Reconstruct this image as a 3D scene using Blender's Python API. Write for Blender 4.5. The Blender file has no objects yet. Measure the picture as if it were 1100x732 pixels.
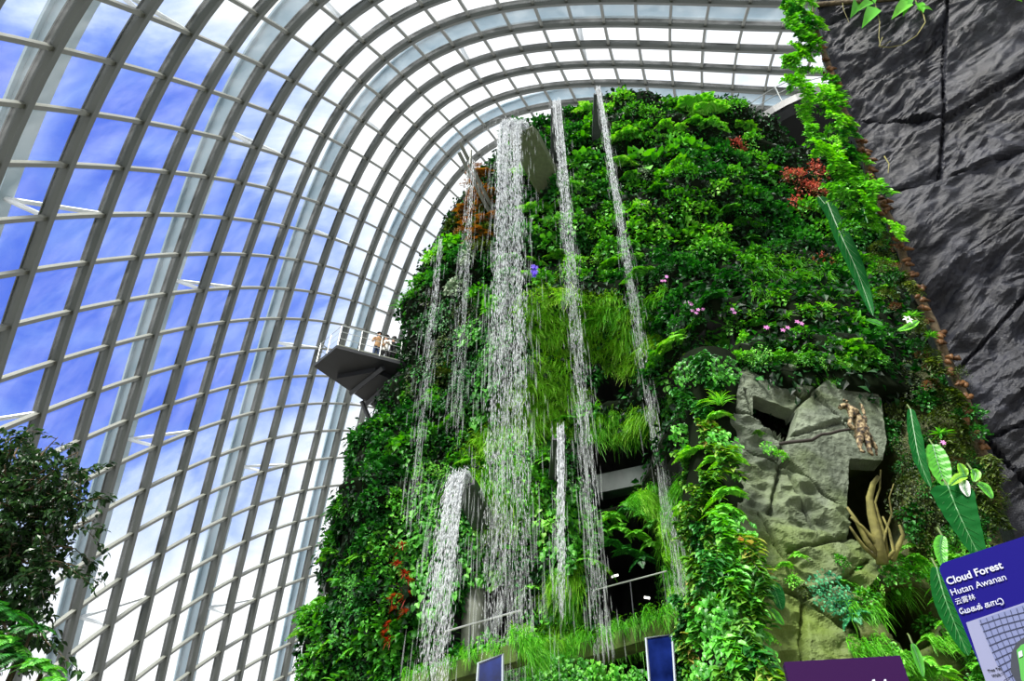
import bpy, bmesh, math, random
import numpy as np
from mathutils import Vector, Matrix, Euler, noise
from mathutils.bvhtree import BVHTree

random.seed(7)
RNG = np.random.default_rng(11)
SC = bpy.context.scene
COL = SC.collection
PI = math.pi

# ------------------------------------------------------------------ camera
F = 733.0
TH = math.radians(41.3)
EYE = Vector((0, 0, 1.6))
cam_data = bpy.data.cameras.new('camera')
cam_data.sensor_width = 36.0
cam_data.lens = F / 1100 * 36.0
cam_data.clip_end = 600
cam = bpy.data.objects.new('camera', cam_data)
cam.location = EYE
cam.rotation_euler = (PI / 2 + TH, 0, 0)
COL.objects.link(cam)
SC.camera = cam
CT, ST = math.cos(TH), math.sin(TH)


def ray(px, py):
    a = (px - 550) / F
    b = (366 - py) / F
    return Vector((a, CT - b * ST, ST + b * CT))


def at(px, py, Y):
    """point on the sight line of a photo pixel at world depth Y"""
    d = ray(px, py)
    return EYE + d * (Y / d.y)


def pix(p):
    q = Vector(p) - EYE
    z = q.y * CT + q.z * ST
    if z < 0.1:
        return (-9999, -9999)
    return (550 + F * q.x / z, 366 - F * (-q.y * ST + q.z * CT) / z)


def sstep(a, b, x):
    t = min(1.0, max(0.0, (x - a) / (b - a)))
    return t * t * (3 - 2 * t)


# ------------------------------------------------------------------ objects
def tag(o, label=None, cat=None, group=None, kind=None):
    if label: o['label'] = label
    if cat: o['category'] = cat
    if group: o['group'] = group
    if kind: o['kind'] = kind
    return o


def link(o, parent=None):
    COL.objects.link(o)
    if parent is not None:
        o.parent = parent
    return o


def empty(name, loc=(0, 0, 0), rz=0.0):
    o = bpy.data.objects.new(name, None)
    o.location = loc
    o.rotation_euler = (0, 0, rz)
    o.empty_display_size = 0.2
    return link(o)


def np_mesh(name, V, faces, mat=None, smooth=False):
    """faces: list of (k-columned int arrays)"""
    me = bpy.data.meshes.new(name)
    V = np.asarray(V, dtype=np.float32)
    me.vertices.add(len(V))
    me.vertices.foreach_set('co', V.ravel())
    loops = np.concatenate([np.asarray(f, dtype=np.int32).ravel() for f in faces])
    sizes = np.concatenate([np.full(len(f), np.asarray(f).shape[1], dtype=np.int32) for f in faces])
    starts = np.concatenate([[0], np.cumsum(sizes)[:-1]]).astype(np.int32)
    me.loops.add(len(loops))
    me.loops.foreach_set('vertex_index', loops)
    me.polygons.add(len(sizes))
    me.polygons.foreach_set('loop_start', starts)
    me.polygons.foreach_set('loop_total', sizes)
    me.polygons.foreach_set('use_smooth', np.full(len(sizes), bool(smooth)))
    me.update(calc_edges=True)
    me.validate()
    if mat is not None:
        me.materials.append(mat)
    return me


def obj(name, me, parent=None, loc=None):
    o = bpy.data.objects.new(name, me)
    if loc is not None:
        o.location = loc
    return link(o, parent)


class MB:
    """collects shapes into one mesh"""
    def __init__(s):
        s.v, s.f, s.n = [], {}, 0

    def add(s, V, faces):
        V = np.asarray(V, dtype=float).reshape(-1, 3)
        for f in faces:
            f = np.asarray(f, dtype=int)
            s.f.setdefault(f.shape[1], []).append(f + s.n)
        s.v.append(V)
        s.n += len(V)
        return s

    def box(s, c, size, M=None):
        hx, hy, hz = [q / 2 for q in size]
        V = [Vector((x * hx, y * hy, z * hz)) for x in (-1, 1) for y in (-1, 1) for z in (-1, 1)]
        if M is not None:
            V = [M @ v for v in V]
        V = [Vector(c) + v for v in V]
        s.add([tuple(v) for v in V], [np.array([[0, 1, 3, 2], [4, 6, 7, 5], [0, 4, 5, 1], [2, 3, 7, 6], [0, 2, 6, 4], [1, 5, 7, 3]])])
        return s

    def prism(s, poly, ext):
        """poly: 3D points, ext: Vector to extrude by"""
        n = len(poly)
        A = [Vector(p) for p in poly]
        V = [tuple(p) for p in A] + [tuple(p + Vector(ext)) for p in A]
        idx = list(range(n))
        s.add(V, [np.array([idx]), np.array([[n + i for i in reversed(idx)]])] +
              [np.array([[(i + 1) % n, i, n + i, n + (i + 1) % n]]) for i in range(n)])
        return s

    def tube(s, pts, r, k=6, r2=None):
        pts = [Vector(p) for p in pts]
        n = len(pts)
        rs = r if isinstance(r, (list, tuple)) else [r + ((r if r2 is None else r2) - r) * i / max(1, n - 1) for i in range(n)]
        V, q = [], []
        prev = None
        for i, p in enumerate(pts):
            t = (pts[min(i + 1, n - 1)] - pts[max(i - 1, 0)])
            if t.length < 1e-9: t = Vector((0, 0, 1))
            t.normalize()
            if prev is None:
                up = Vector((0, 0, 1)) if abs(t.z) < .9 else Vector((1, 0, 0))
                a = t.cross(up).normalized()
            else:
                a = (prev - t * prev.dot(t))
                a = a.normalized() if a.length > 1e-6 else t.orthogonal().normalized()
            prev = a
            b = t.cross(a)
            for j in range(k):
                w = 2 * PI * j / k
                V.append(tuple(p + (a * math.cos(w) + b * math.sin(w)) * rs[i]))
        for i in range(n - 1):
            for j in range(k):
                q.append([i * k + j, i * k + (j + 1) % k, (i + 1) * k + (j + 1) % k, (i + 1) * k + j])
        s.add(V, [np.array(q), np.array([list(range(k))[::-1]]), np.array([[(n - 1) * k + j for j in range(k)]])])
        return s

    def mesh(s, name, mat=None, smooth=False):
        return np_mesh(name, np.concatenate(s.v), [np.concatenate(a) for a in s.f.values()], mat, smooth)

    def build(s, name, mat, parent=None, smooth=False, loc=None):
        return obj(name, s.mesh(name, mat, smooth), parent, loc)


# ------------------------------------------------------------------ materials
def srgb(r, g, b):
    f = lambda c: (c / 255 / 12.92) if c / 255 <= .04045 else ((c / 255 + .055) / 1.055) ** 2.4
    return (f(r), f(g), f(b), 1.0)


def new_mat(name):
    m = bpy.data.materials.new(name)
    m.use_nodes = True
    nt = m.node_tree
    nt.nodes.clear()
    out = nt.nodes.new('ShaderNodeOutputMaterial')
    return m, nt, out


def N(nt, typ, **kw):
    n = nt.nodes.new(typ)
    for k, v in kw.items():
        if k.startswith('i_'):
            n.inputs[k[2:].replace('_', ' ')].default_value = v
        else:
            setattr(n, k, v)
    return n


def ramp(nt, fac, stops):
    r = nt.nodes.new('ShaderNodeValToRGB')
    e = r.color_ramp.elements
    e[0].position, e[0].color = stops[0]
    e[1].position, e[1].color = stops[-1]
    for p, c in stops[1:-1]:
        q = e.new(p); q.color = c
    if fac is not None:
        nt.links.new(fac, r.inputs[0])
    return r


def plain(name, col, rough=.5, metal=0., spec=.5, noise_amt=.0, scale=8., bump=0., emit=None):
    m, nt, out = new_mat(name)
    p = N(nt, 'ShaderNodeBsdfPrincipled')
    p.inputs['Base Color'].default_value = col
    p.inputs['Roughness'].default_value = rough
    p.inputs['Metallic'].default_value = metal
    p.inputs['Specular IOR Level'].default_value = spec
    if emit:
        p.inputs['Emission Color'].default_value = col
        p.inputs['Emission Strength'].default_value = emit
    if noise_amt or bump:
        tc = N(nt, 'ShaderNodeTexCoord')
        no = N(nt, 'ShaderNodeTexNoise', i_Scale=scale, i_Detail=6.)
        nt.links.new(tc.outputs['Object'], no.inputs['Vector'])
        if noise_amt:
            lo = tuple(c * (1 - noise_amt) for c in col[:3]) + (1,)
            hi = tuple(min(1, c * (1 + noise_amt)) for c in col[:3]) + (1,)
            r = ramp(nt, no.outputs['Fac'], [(.3, lo), (.7, hi)])
            nt.links.new(r.outputs[0], p.inputs['Base Color'])
        if bump:
            b = N(nt, 'ShaderNodeBump', i_Strength=bump, i_Distance=.05)
            nt.links.new(no.outputs['Fac'], b.inputs['Height'])
            nt.links.new(b.outputs[0], p.inputs['Normal'])
    nt.links.new(p.outputs[0], out.inputs[0])
    return m


def leaf_mat(name, cols, rough=.45, trans=.32, spec=.25, pos=None):
    """each leaf takes its own tint from the ramp"""
    m, nt, out = new_mat(name)
    g = N(nt, 'ShaderNodeNewGeometry')
    oi = N(nt, 'ShaderNodeObjectInfo')
    a = N(nt, 'ShaderNodeMath', operation='MULTIPLY_ADD')
    a.inputs[1].default_value = .30
    nt.links.new(oi.outputs['Random'], a.inputs[0])
    b = N(nt, 'ShaderNodeMath', operation='MULTIPLY')
    b.inputs[1].default_value = .70
    nt.links.new(g.outputs['Random Per Island'], b.inputs[0])
    nt.links.new(b.outputs[0], a.inputs[2])
    n = len(cols)
    ps = pos or [i / (n - 1) for i in range(n)]
    r = ramp(nt, a.outputs[0], list(zip(ps, cols)))
    p = N(nt, 'ShaderNodeBsdfPrincipled')
    p.inputs['Roughness'].default_value = rough
    p.inputs['Specular IOR Level'].default_value = spec
    nt.links.new(r.outputs[0], p.inputs['Base Color'])
    t = N(nt, 'ShaderNodeBsdfTranslucent')
    hs = N(nt, 'ShaderNodeHueSaturation', i_Hue=.485, i_Saturation=1.1, i_Value=1.3)
    nt.links.new(r.outputs[0], hs.inputs['Color'])
    nt.links.new(hs.outputs[0], t.inputs[0])
    mx = N(nt, 'ShaderNodeMixShader')
    mx.inputs[0].default_value = trans
    nt.links.new(p.outputs[0], mx.inputs[1])
    nt.links.new(t.outputs[0], mx.inputs[2])
    nt.links.new(mx.outputs[0], out.inputs[0])
    return m


M = {}
c = srgb
M['deep'] = leaf_mat('deep_green_leaf', [c(12, 50, 18), c(22, 84, 28), c(44, 124, 42), c(84, 168, 70)], spec=.35, rough=.4)
M['mid'] = leaf_mat('mid_green_leaf', [c(24, 78, 18), c(52, 134, 32), c(90, 180, 54), c(150, 222, 104)], spec=.35, rough=.4)
M['bright'] = leaf_mat('bright_green_leaf', [c(44, 116, 20), c(84, 176, 40), c(128, 212, 66), c(186, 236, 124)], spec=.3, rough=.4)
M['lime'] = leaf_mat('lime_grass', [c(70, 140, 16), c(112, 186, 36), c(156, 220, 66), c(200, 238, 120)], trans=.45)
M['moss'] = leaf_mat('moss_green_grass', [c(36, 108, 14), c(70, 156, 26), c(108, 198, 48), c(156, 226, 90)], trans=.4)
M['olive'] = leaf_mat('olive_leaf', [c(18, 30, 8), c(38, 58, 16), c(66, 90, 28), c(110, 130, 56)])
M['tinged'] = leaf_mat('yellow_tinged_leaf', [c(16, 58, 12), c(40, 100, 24), c(76, 140, 38), c(116, 170, 56), c(180, 160, 84), c(186, 124, 70)], pos=[0, .3, .55, .78, .92, 1])
M['cover'] = leaf_mat('recess_shade_leaf', [c(4, 22, 8), c(8, 40, 14), c(18, 66, 22), c(36, 100, 34)])  # darker copy of the deep leaf; puts the shade of the recesses into the colour
M['rust'] = leaf_mat('rust_brown_leaf', [c(70, 48, 18), c(120, 80, 30), c(160, 110, 50), c(104, 130, 50)])
M['red'] = leaf_mat('coral_red_leaf', [c(120, 54, 44), c(190, 98, 78), c(214, 132, 106), c(96, 128, 50), c(54, 100, 34)], pos=[0, .3, .6, .8, 1])
M['scarlet'] = leaf_mat('scarlet_leaf', [c(96, 30, 20), c(160, 56, 36), c(190, 84, 52), c(60, 100, 34)])
M['silver'] = leaf_mat('silver_grey_leaf', [c(69, 97, 71), c(127, 153, 122), c(185, 204, 174), c(235, 235, 227)])
M['blue_leaf'] = leaf_mat('blue_green_leaf', [c(11, 62, 41), c(25, 106, 67), c(57, 150, 97), c(115, 197, 139)])
M['tree'] = leaf_mat('tree_leaf', [c(16, 32, 20), c(28, 56, 26), c(50, 84, 40), c(120, 142, 104)], pos=[0, .4, .8, 1], rough=.3)
M['velvet'] = leaf_mat('velvet_leaf', [c(8, 50, 20), c(14, 76, 30), c(20, 98, 38)], trans=.2, spec=.06, rough=.7)
M['tan'] = leaf_mat('dry_tan_leaf', [c(48, 34, 20), c(92, 62, 36), c(128, 92, 56), c(168, 136, 92)])
M['pink'] = leaf_mat('pink_petal', [c(227, 127, 197), c(235, 174, 235)])
M['violet'] = leaf_mat('violet_petal', [c(92, 69, 220), c(139, 104, 235)])
M['white_petal'] = leaf_mat('white_petal', [c(235, 235, 231), c(235, 235, 235)])
M['stem'] = plain('green_stem', c(70, 92, 34), .6, noise_amt=.3)
M['bark'] = plain('bark', c(78, 66, 44), .85, noise_amt=.45, scale=14, bump=.6)
M['rootwood'] = plain('mossy_root_wood', c(112, 108, 54), .8, noise_amt=.45, scale=6, bump=.6)
M['twig'] = plain('dark_twig', c(40, 34, 28), .8)
M['vein'] = plain('leaf_vein', c(48, 110, 50), .5)
M['rib'] = plain('grey_painted_steel', c(88, 92, 86), .45, spec=.4)
M['bar'] = plain('pale_painted_steel', c(112, 114, 106), .4, spec=.4)
M['arch'] = plain('white_blue_painted_steel', c(160, 184, 196), .5)
M['strut'] = plain('white_painted_steel', c(236, 240, 242), .4)
M['darksteel'] = plain('dark_steel_cladding', c(62, 64, 68), .5, noise_amt=.12, scale=2)
M['soffit'] = plain('charcoal_soffit', c(34, 36, 40), .5, noise_amt=.15, scale=2)
M['railsteel'] = plain('stainless_rail', c(190, 194, 190), .3, metal=.6)
M['concrete'] = plain('stained_concrete', c(112, 116, 104), .85, noise_amt=.3, scale=2.5, bump=.3)
M['wetconcrete'] = plain('wet_green_concrete', c(36, 50, 44), .5, noise_amt=.35, scale=2.)
M['mossedge'] = plain('mossy_concrete', c(64, 84, 24), .9, noise_amt=.5, scale=3., bump=.6)
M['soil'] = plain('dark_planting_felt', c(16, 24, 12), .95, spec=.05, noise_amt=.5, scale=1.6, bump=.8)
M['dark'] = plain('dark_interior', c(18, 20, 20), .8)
M['lamp'] = plain('lamp_tube', (1, .97, .9, 1), emit=2.5)
M['floor'] = plain('paved_floor', c(120, 116, 108), .7, noise_amt=.15, scale=3)


def glass_mat():
    m, nt, out = new_mat('dome_glass')
    tc = N(nt, 'ShaderNodeTexCoord')
    mp = N(nt, 'ShaderNodeMapping')
    mp.inputs['Scale'].default_value = (.5, .5, .12)
    no = N(nt, 'ShaderNodeTexNoise', i_Scale=1.2, i_Detail=5., i_Roughness=.65)
    nt.links.new(tc.outputs['Object'], mp.inputs[0]); nt.links.new(mp.outputs[0], no.inputs['Vector'])
    r = ramp(nt, no.outputs['Fac'], [(.38, (.01, .01, .01, 1)), (.75, (.10, .10, .10, 1))])
    tr = N(nt, 'ShaderNodeBsdfTransparent'); tr.inputs[0].default_value = (.95, .97, .98, 1)
    df = N(nt, 'ShaderNodeBsdfTranslucent'); df.inputs[0].default_value = (.9, .93, .96, 1)
    gl = N(nt, 'ShaderNodeBsdfGlossy'); gl.inputs['Roughness'].default_value = .02
    fr = N(nt, 'ShaderNodeFresnel', i_IOR=1.2)
    m1 = N(nt, 'ShaderNodeMixShader'); m2 = N(nt, 'ShaderNodeMixShader')
    nt.links.new(r.outputs[0], m1.inputs[0]); nt.links.new(tr.outputs[0], m1.inputs[1]); nt.links.new(df.outputs[0], m1.inputs[2])
    nt.links.new(fr.outputs[0], m2.inputs[0]); nt.links.new(m1.outputs[0], m2.inputs[1]); nt.links.new(gl.outputs[0], m2.inputs[2])
    nt.links.new(m2.outputs[0], out.inputs[0])
    return m


def water_mat(name, alpha):
    m, nt, out = new_mat(name)
    tr = N(nt, 'ShaderNodeBsdfTransparent')
    p = N(nt, 'ShaderNodeBsdfPrincipled')
    p.inputs['Base Color'].default_value = (.93, .95, .97, 1)
    p.inputs['Roughness'].default_value = .2
    tl = N(nt, 'ShaderNodeBsdfTranslucent'); tl.inputs[0].default_value = (.95, .97, 1, 1)
    m1 = N(nt, 'ShaderNodeMixShader'); m1.inputs[0].default_value = .5
    nt.links.new(p.outputs[0], m1.inputs[1]); nt.links.new(tl.outputs[0], m1.inputs[2])
    m2 = N(nt, 'ShaderNodeMixShader'); m2.inputs[0].default_value = alpha
    nt.links.new(tr.outputs[0], m2.inputs[1]); nt.links.new(m1.outputs[0], m2.inputs[2])
    nt.links.new(m2.outputs[0], out.inputs[0])
    return m


M['glass'] = glass_mat()
M['water'] = water_mat('falling_water', .72)
M['mist'] = water_mat('fine_spray', .13)


def rock_mat(name, lo, hi, moss=None, moss_z=None, scale=1.2, rough=.6):
    m, nt, out = new_mat(name)
    tc = N(nt, 'ShaderNodeTexCoord')
    n1 = N(nt, 'ShaderNodeTexNoise', i_Scale=scale, i_Detail=9., i_Roughness=.62)
    n2 = N(nt, 'ShaderNodeTexNoise', i_Scale=scale * 9, i_Detail=8., i_Roughness=.7)
    nt.links.new(tc.outputs['Object'], n1.inputs['Vector']); nt.links.new(tc.outputs['Object'], n2.inputs['Vector'])
    r = ramp(nt, n1.outputs['Fac'], [(.32, lo), (.68, hi)])
    p = N(nt, 'ShaderNodeBsdfPrincipled')
    p.inputs['Roughness'].default_value = rough
    p.inputs['Specular IOR Level'].default_value = .3
    colo = r.outputs[0]
    if moss:
        sx = N(nt, 'ShaderNodeSeparateXYZ'); nt.links.new(tc.outputs['Object'], sx.inputs[0])
        mr = N(nt, 'ShaderNodeMapRange')
        mr.inputs['From Min'].default_value = moss_z[0]; mr.inputs['From Max'].default_value = moss_z[1]
        mr.inputs['To Min'].default_value = .62; mr.inputs['To Max'].default_value = .0
        nt.links.new(sx.outputs['Z'], mr.inputs['Value'])
        n3 = N(nt, 'ShaderNodeTexNoise', i_Scale=.9, i_Detail=7.); nt.links.new(tc.outputs['Object'], n3.inputs['Vector'])
        ad = N(nt, 'ShaderNodeMath', operation='ADD'); nt.links.new(mr.outputs[0], ad.inputs[0]); nt.links.new(n3.outputs['Fac'], ad.inputs[1])
        r3 = ramp(nt, ad.outputs[0], [(.52, (0, 0, 0, 1)), (.95, (.85, .85, .85, 1))])
        mc = N(nt, 'ShaderNodeMixRGB'); mc.inputs[2].default_value = moss
        nt.links.new(r3.outputs[0], mc.inputs[0]); nt.links.new(colo, mc.inputs[1])
        colo = mc.outputs[0]
    nt.links.new(colo, p.inputs['Base Color'])
    b = N(nt, 'ShaderNodeBump', i_Strength=.55, i_Distance=.04)
    nt.links.new(n2.outputs['Fac'], b.inputs['Height']); nt.links.new(b.outputs[0], p.inputs['Normal'])
    b.inputs['Strength'].default_value = .8
    nt.links.new(p.outputs[0], out.inputs[0])
    return m


M['slate'] = rock_mat('dark_slate', c(15, 16, 21), c(42, 44, 54), rough=.42)
M['greyrock'] = rock_mat('mossy_grey_rock', c(60, 68, 56), c(128, 138, 118), moss=c(88, 108, 30), moss_z=(-4.0, 2.2))
M['mossrock'] = rock_mat('mossy_boulder', c(34, 42, 20), c(84, 88, 40), moss=c(60, 84, 18), moss_z=(2.0, 6.5))

# ------------------------------------------------------------------ sky and sun
def make_world():
    w = bpy.data.worlds.new('sky')
    SC.world = w
    w.use_nodes = True
    nt = w.node_tree
    nt.nodes.clear()
    out = nt.nodes.new('ShaderNodeOutputWorld')
    bg = nt.nodes.new('ShaderNodeBackground')
    bg.inputs['Strength'].default_value = 1.0
    tc = N(nt, 'ShaderNodeTexCoord')
    blue_dir = ray(42, 300).normalized()
    dt = N(nt, 'ShaderNodeVectorMath', operation='DOT_PRODUCT')
    dt.inputs[1].default_value = blue_dir
    nt.links.new(tc.outputs['Generated'], dt.inputs[0])
    # streaky cloud noise on the direction
    mp = N(nt, 'ShaderNodeMapping')
    mp.inputs['Rotation'].default_value = (.5, .3, .9)
    mp.inputs['Scale'].default_value = (1.6, 5.0, 3.0)
    nt.links.new(tc.outputs['Generated'], mp.inputs[0])
    n1 = N(nt, 'ShaderNodeTexNoise', i_Scale=1.9, i_Detail=9., i_Roughness=.62, i_Distortion=.5)
    nt.links.new(mp.outputs[0], n1.inputs['Vector'])
    n2 = N(nt, 'ShaderNodeTexNoise', i_Scale=3.2, i_Detail=8., i_Roughness=.6)
    nt.links.new(tc.outputs['Generated'], n2.inputs['Vector'])
    # cover = 1 - smooth(dot) + noise
    mr = N(nt, 'ShaderNodeMapRange', interpolation_type='SMOOTHSTEP')
    mr.inputs['From Min'].default_value = .895; mr.inputs['From Max'].default_value = .99
    mr.inputs['To Min'].default_value = .84; mr.inputs['To Max'].default_value = -.10
    nt.links.new(dt.outputs['Value'], mr.inputs['Value'])
    a1 = N(nt, 'ShaderNodeMath', operation='MULTIPLY_ADD'); a1.inputs[1].default_value = 1.5; a1.inputs[2].default_value = -.62
    nt.links.new(n1.outputs['Fac'], a1.inputs[0])
    a2 = N(nt, 'ShaderNodeMath', operation='MULTIPLY_ADD'); a2.inputs[1].default_value = .9; a2.inputs[2].default_value = -.42
    nt.links.new(n2.outputs['Fac'], a2.inputs[0])
    s1 = N(nt, 'ShaderNodeMath', operation='ADD'); nt.links.new(a1.outputs[0], s1.inputs[0]); nt.links.new(a2.outputs[0], s1.inputs[1])
    s2 = N(nt, 'ShaderNodeMath', operation='ADD'); nt.links.new(s1.outputs[0], s2.inputs[0]); nt.links.new(mr.outputs[0], s2.inputs[1])
    cr = ramp(nt, s2.outputs[0], [(.0, (0.075, .165, .76, 1)), (.30, (.17, .30, .84, 1)), (.55, (.50, .63, .95, 1)), (.80, (.86, .91, 1.0, 1)), (1., (1.08, 1.1, 1.12, 1))])
    nt.links.new(cr.outputs[0], bg.inputs['Color'])
    nt.links.new(bg.outputs[0], out.inputs[0])


make_world()
sun_d = bpy.data.lights.new('sun', 'SUN')
sun_d.energy = 8.0
sun_d.angle = math.radians(14)
sun_d.color = (1.0, .97, .9)
sun = bpy.data.objects.new('sun', sun_d)
sun.rotation_euler = Vector((-.40, -.66, 1.0)).to_track_quat('Z', 'Y').to_euler()
COL.objects.link(sun)
SC.view_settings.view_transform = 'Standard'
SC.view_settings.look = 'None'
SC.view_settings.gamma = 1.0
SC.view_settings.use_curve_mapping = False
SC.view_settings.exposure = 0.25
cy = SC.cycles
cy.use_denoising = True
cy.max_bounces = 6
cy.diffuse_bounces = 3
cy.glossy_bounces = 2
cy.transmission_bounces = 3
cy.transparent_max_bounces = 24
cy.caustics_reflective = False
cy.caustics_refractive = False
cy.sample_clamp_indirect = 4.0

# ------------------------------------------------------------------ glass dome
NU, NV = 6, 10
U0, U1, V0, V1 = 0., 18., -20., 22.
DC = np.array([30.56,-0.59,-3.86,21.03,-8.14,5.75,10.55,-11.29,10.43,-0.61,-10.07,10.32,-10.93,-5.17,6.16,-18.00,2.08,-0.67,-21.48,9.98,-8.68,-22.50,17.91,-17.11,-21.49,26.30,-25.28,-18.50,35.44,-32.76,33.87,-0.04,14.28,22.96,-1.08,18.46,11.61,-1.59,21.54,-0.09,-1.40,22.64,-10.72,2.23,19.78,-17.24,9.52,13.79,-20.19,17.43,4.23,-22.31,24.71,-5.62,-23.48,33.18,-12.85,-23.73,43.44,-18.25,36.99,5.19,27.14,25.18,7.23,28.94,12.35,9.04,31.65,0.93,9.01,34.20,-9.01,10.57,31.07,-14.90,19.25,27.11,-17.89,25.89,17.96,-20.14,32.67,7.17,-22.48,41.23,-1.54,-24.85,51.19,-7.81,39.70,15.21,34.47,27.48,17.56,36.97,14.19,19.71,40.71,4.31,20.61,44.03,-5.80,20.14,40.94,-11.37,30.08,37.44,-13.94,36.12,29.19,-16.57,42.63,18.33,-18.87,50.50,7.55,-21.85,58.90,-1.00,41.67,29.99,36.13,30.28,30.77,42.07,19.18,31.88,47.28,9.71,32.27,50.60,-0.72,33.40,48.86,-6.00,41.81,43.71,-8.53,48.19,36.11,-10.88,54.28,25.84,-12.78,60.73,14.12,-14.64,66.95,3.04,42.98,49.75,32.18,34.51,45.75,44.25,25.03,43.88,51.84,14.77,44.50,54.89,5.70,48.16,53.24,0.03,54.14,47.46,-2.72,60.92,39.25,-3.68,67.12,29.50,-3.74,72.05,18.11,-3.04,75.52,4.83]).reshape(NU * NV, 3)
EYE_N = np.array(EYE)
DC = EYE_N + (DC - EYE_N) * 1.3


def bsp(t, n):
    m = n - 3
    x = t * m
    i = int(min(max(math.floor(x), 0), m - 1))
    f = x - i
    return i, ((1 - f) ** 3 / 6, (3 * f ** 3 - 6 * f ** 2 + 4) / 6, (-3 * f ** 3 + 3 * f ** 2 + 3 * f + 1) / 6, f ** 3 / 6)


def dome(u, v):
    i, a = bsp((u - U0) / (U1 - U0), NU)
    j, b = bsp((v - V0) / (V1 - V0), NV)
    p = np.zeros(3)
    for q in range(4):
        for r in range(4):
            p += a[q] * b[r] * DC[(i + q) * NV + j + r]
    return Vector(p)


def dome_n(u, v):
    e = .05
    du = dome(u + e, v) - dome(u - e, v)
    dv = dome(u, v + e) - dome(u, v - e)
    n = du.cross(dv).normalized()
    c = Vector((0, 22, 12)) - dome(u, v)
    return n if n.dot(c) > 0 else -n          # towards the inside


def sweep(pts, nrm, prof, mat, name, parent):
    """carry a closed profile [(side, inward)] along pts"""
    k = len(prof); V = []; q = []
    n = len(pts)
    for i, p in enumerate(pts):
        t = (pts[min(i + 1, n - 1)] - pts[max(i - 1, 0)]).normalized()
        m = nrm[i]; m = (m - t * m.dot(t)).normalized()
        s = t.cross(m)
        for a, b in prof:
            V.append(tuple(p + s * a + m * b))
    for i in range(n - 1):
        for j in range(k):
            q.append([i * k + j, i * k + (j + 1) % k, (i + 1) * k + (j + 1) % k, (i + 1) * k + j])
    me = np_mesh(name, V, [np.array(q), np.array([list(range(k))]), np.array([[(n - 1) * k + j for j in range(k)][::-1]])], mat)
    return obj(name, me, parent)


def i_prof(w, web, d, ft):
    return [(-w, 0), (w, 0), (w, ft), (web, ft), (web, d - ft), (w, d - ft), (w, d), (-w, d), (-w, d - ft), (-web, d - ft), (-web, ft), (-w, ft)]


dome_root = empty('ceiling')
tag(dome_root, 'curved glass dome of grey steel ribs and pale crossbars', 'glass roof', kind='structure')


def vmax(u):
    return 21.5


VA = -19.5
for u in range(0, 18):
    vs = [v for v in np.arange(VA, 21.6, .5) if dome(u, v).z > .0]
    nr = [dome_n(u, v) for v in vs]; pts = [dome(u, v) - n * .28 for v, n in zip(vs, nr)]
    sweep(pts, nr, i_prof(.15, .09, .56, .05), M['rib'], 'rib', dome_root)
for v in range(-19, 22):
    us = [u for u in np.arange(0., 17.01, .5) if dome(u, v).z > .0]
    if len(us) < 3: continue
    pts = [dome(u, v) for u in us]; nr = [dome_n(u, v) for u in us]
    sweep([p - n * .12 for p, n in zip(pts, nr)], nr, [(-.09, 0), (.09, 0), (.09, .26), (-.09, .26)], M['bar'], 'crossbar', dome_root)
# panes
us = np.arange(0, 17.01, .5); vs = np.arange(-19., 21.01, .5)
PV = np.array([dome(u, v) for u in us for v in vs])
fq = [[i * len(vs) + j, i * len(vs) + j + 1, (i + 1) * len(vs) + j + 1, (i + 1) * len(vs) + j]
      for i in range(len(us) - 1) for j in range(len(vs) - 1)]
fq = [f for f in fq if min(PV[k][2] for k in f) > -1]
obj('glass', np_mesh('glass', PV, [np.array(fq)], M['glass'], True), dome_root)
# outside arches and their V struts
OFF = 2.0
for k, (u, ph) in enumerate(((3, 2), (7, 0), (11, 2), (15, 0))):
    vv = [v for v in np.arange(VA, 21.6, .5) if dome(u, v).z > -1]
    nr = [dome_n(u, v) for v in vv]
    pts = [dome(u, v) - n * (OFF + 1.3) for v, n in zip(vv, nr)]
    sweep(pts, nr, i_prof(.42, .16, 1.3, .12), M['arch'], 'outer_arch', dome_root)
    for v in range(-18 + ph, 21, 4):
        if dome(u, v).z < 1: continue
        o_ = dome(u, v) - dome_n(u, v) * OFF
        for u2 in (u, u + 1):
            MB().tube([o_, dome(u2, v) - dome_n(u2, v) * .1], .11, 6).build('strut', M['strut'], dome_root)
# floor
fl = MB().box((4, 26, -.15), (90, 90, .3)).build('floor', M['floor'])
tag(fl, kind='structure')

# ------------------------------------------------------------------ mountain
SIL = []
for px, py, Y in ((318, 790, 23.5), (335, 732, 23.5), (350, 640, 23.5), (368, 560, 23.3), (385, 500, 23), (405, 450, 23), (428, 395, 23),
                  (440, 350, 23), (462, 290, 23), (485, 235, 22.5), (505, 195, 22), (530, 168, 22), (565, 145, 21.5), (600, 118, 21.2)):
    p = at(px, py, Y)
    SIL.append((p.z, p.x))
SIL.sort()


def XL(z):
    if z <= SIL[0][0]: return SIL[0][1]
    for (a, x), (b, y) in zip(SIL, SIL[1:]):
        if z <= b:
            return x + (y - x) * (z - a) / (b - a)
    return SIL[-1][1] + (z - SIL[-1][0]) * .9


YB, ZTOP, XR = 24.0, 37.3, 21.0
# openings of the galleries inside the mountain, as photo outlines on the front surface
CAVES = [
    [(650, 402), (700, 404), (706, 440), (640, 446), (636, 415)],
    [(634, 478), (742, 462), (738, 520), (700, 520), (680, 545), (640, 548), (632, 510)],
    [(648, 560), (690, 545), (712, 560), (718, 660), (640, 672), (640, 600)],
    [(640, 700), (700, 690), (700, 740), (630, 740)],
    [(492, 628), (545, 612), (562, 640), (560, 690), (492, 705), (480, 690)],
    [(505, 728), (560, 712), (560, 760), (500, 760)],
]
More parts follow.
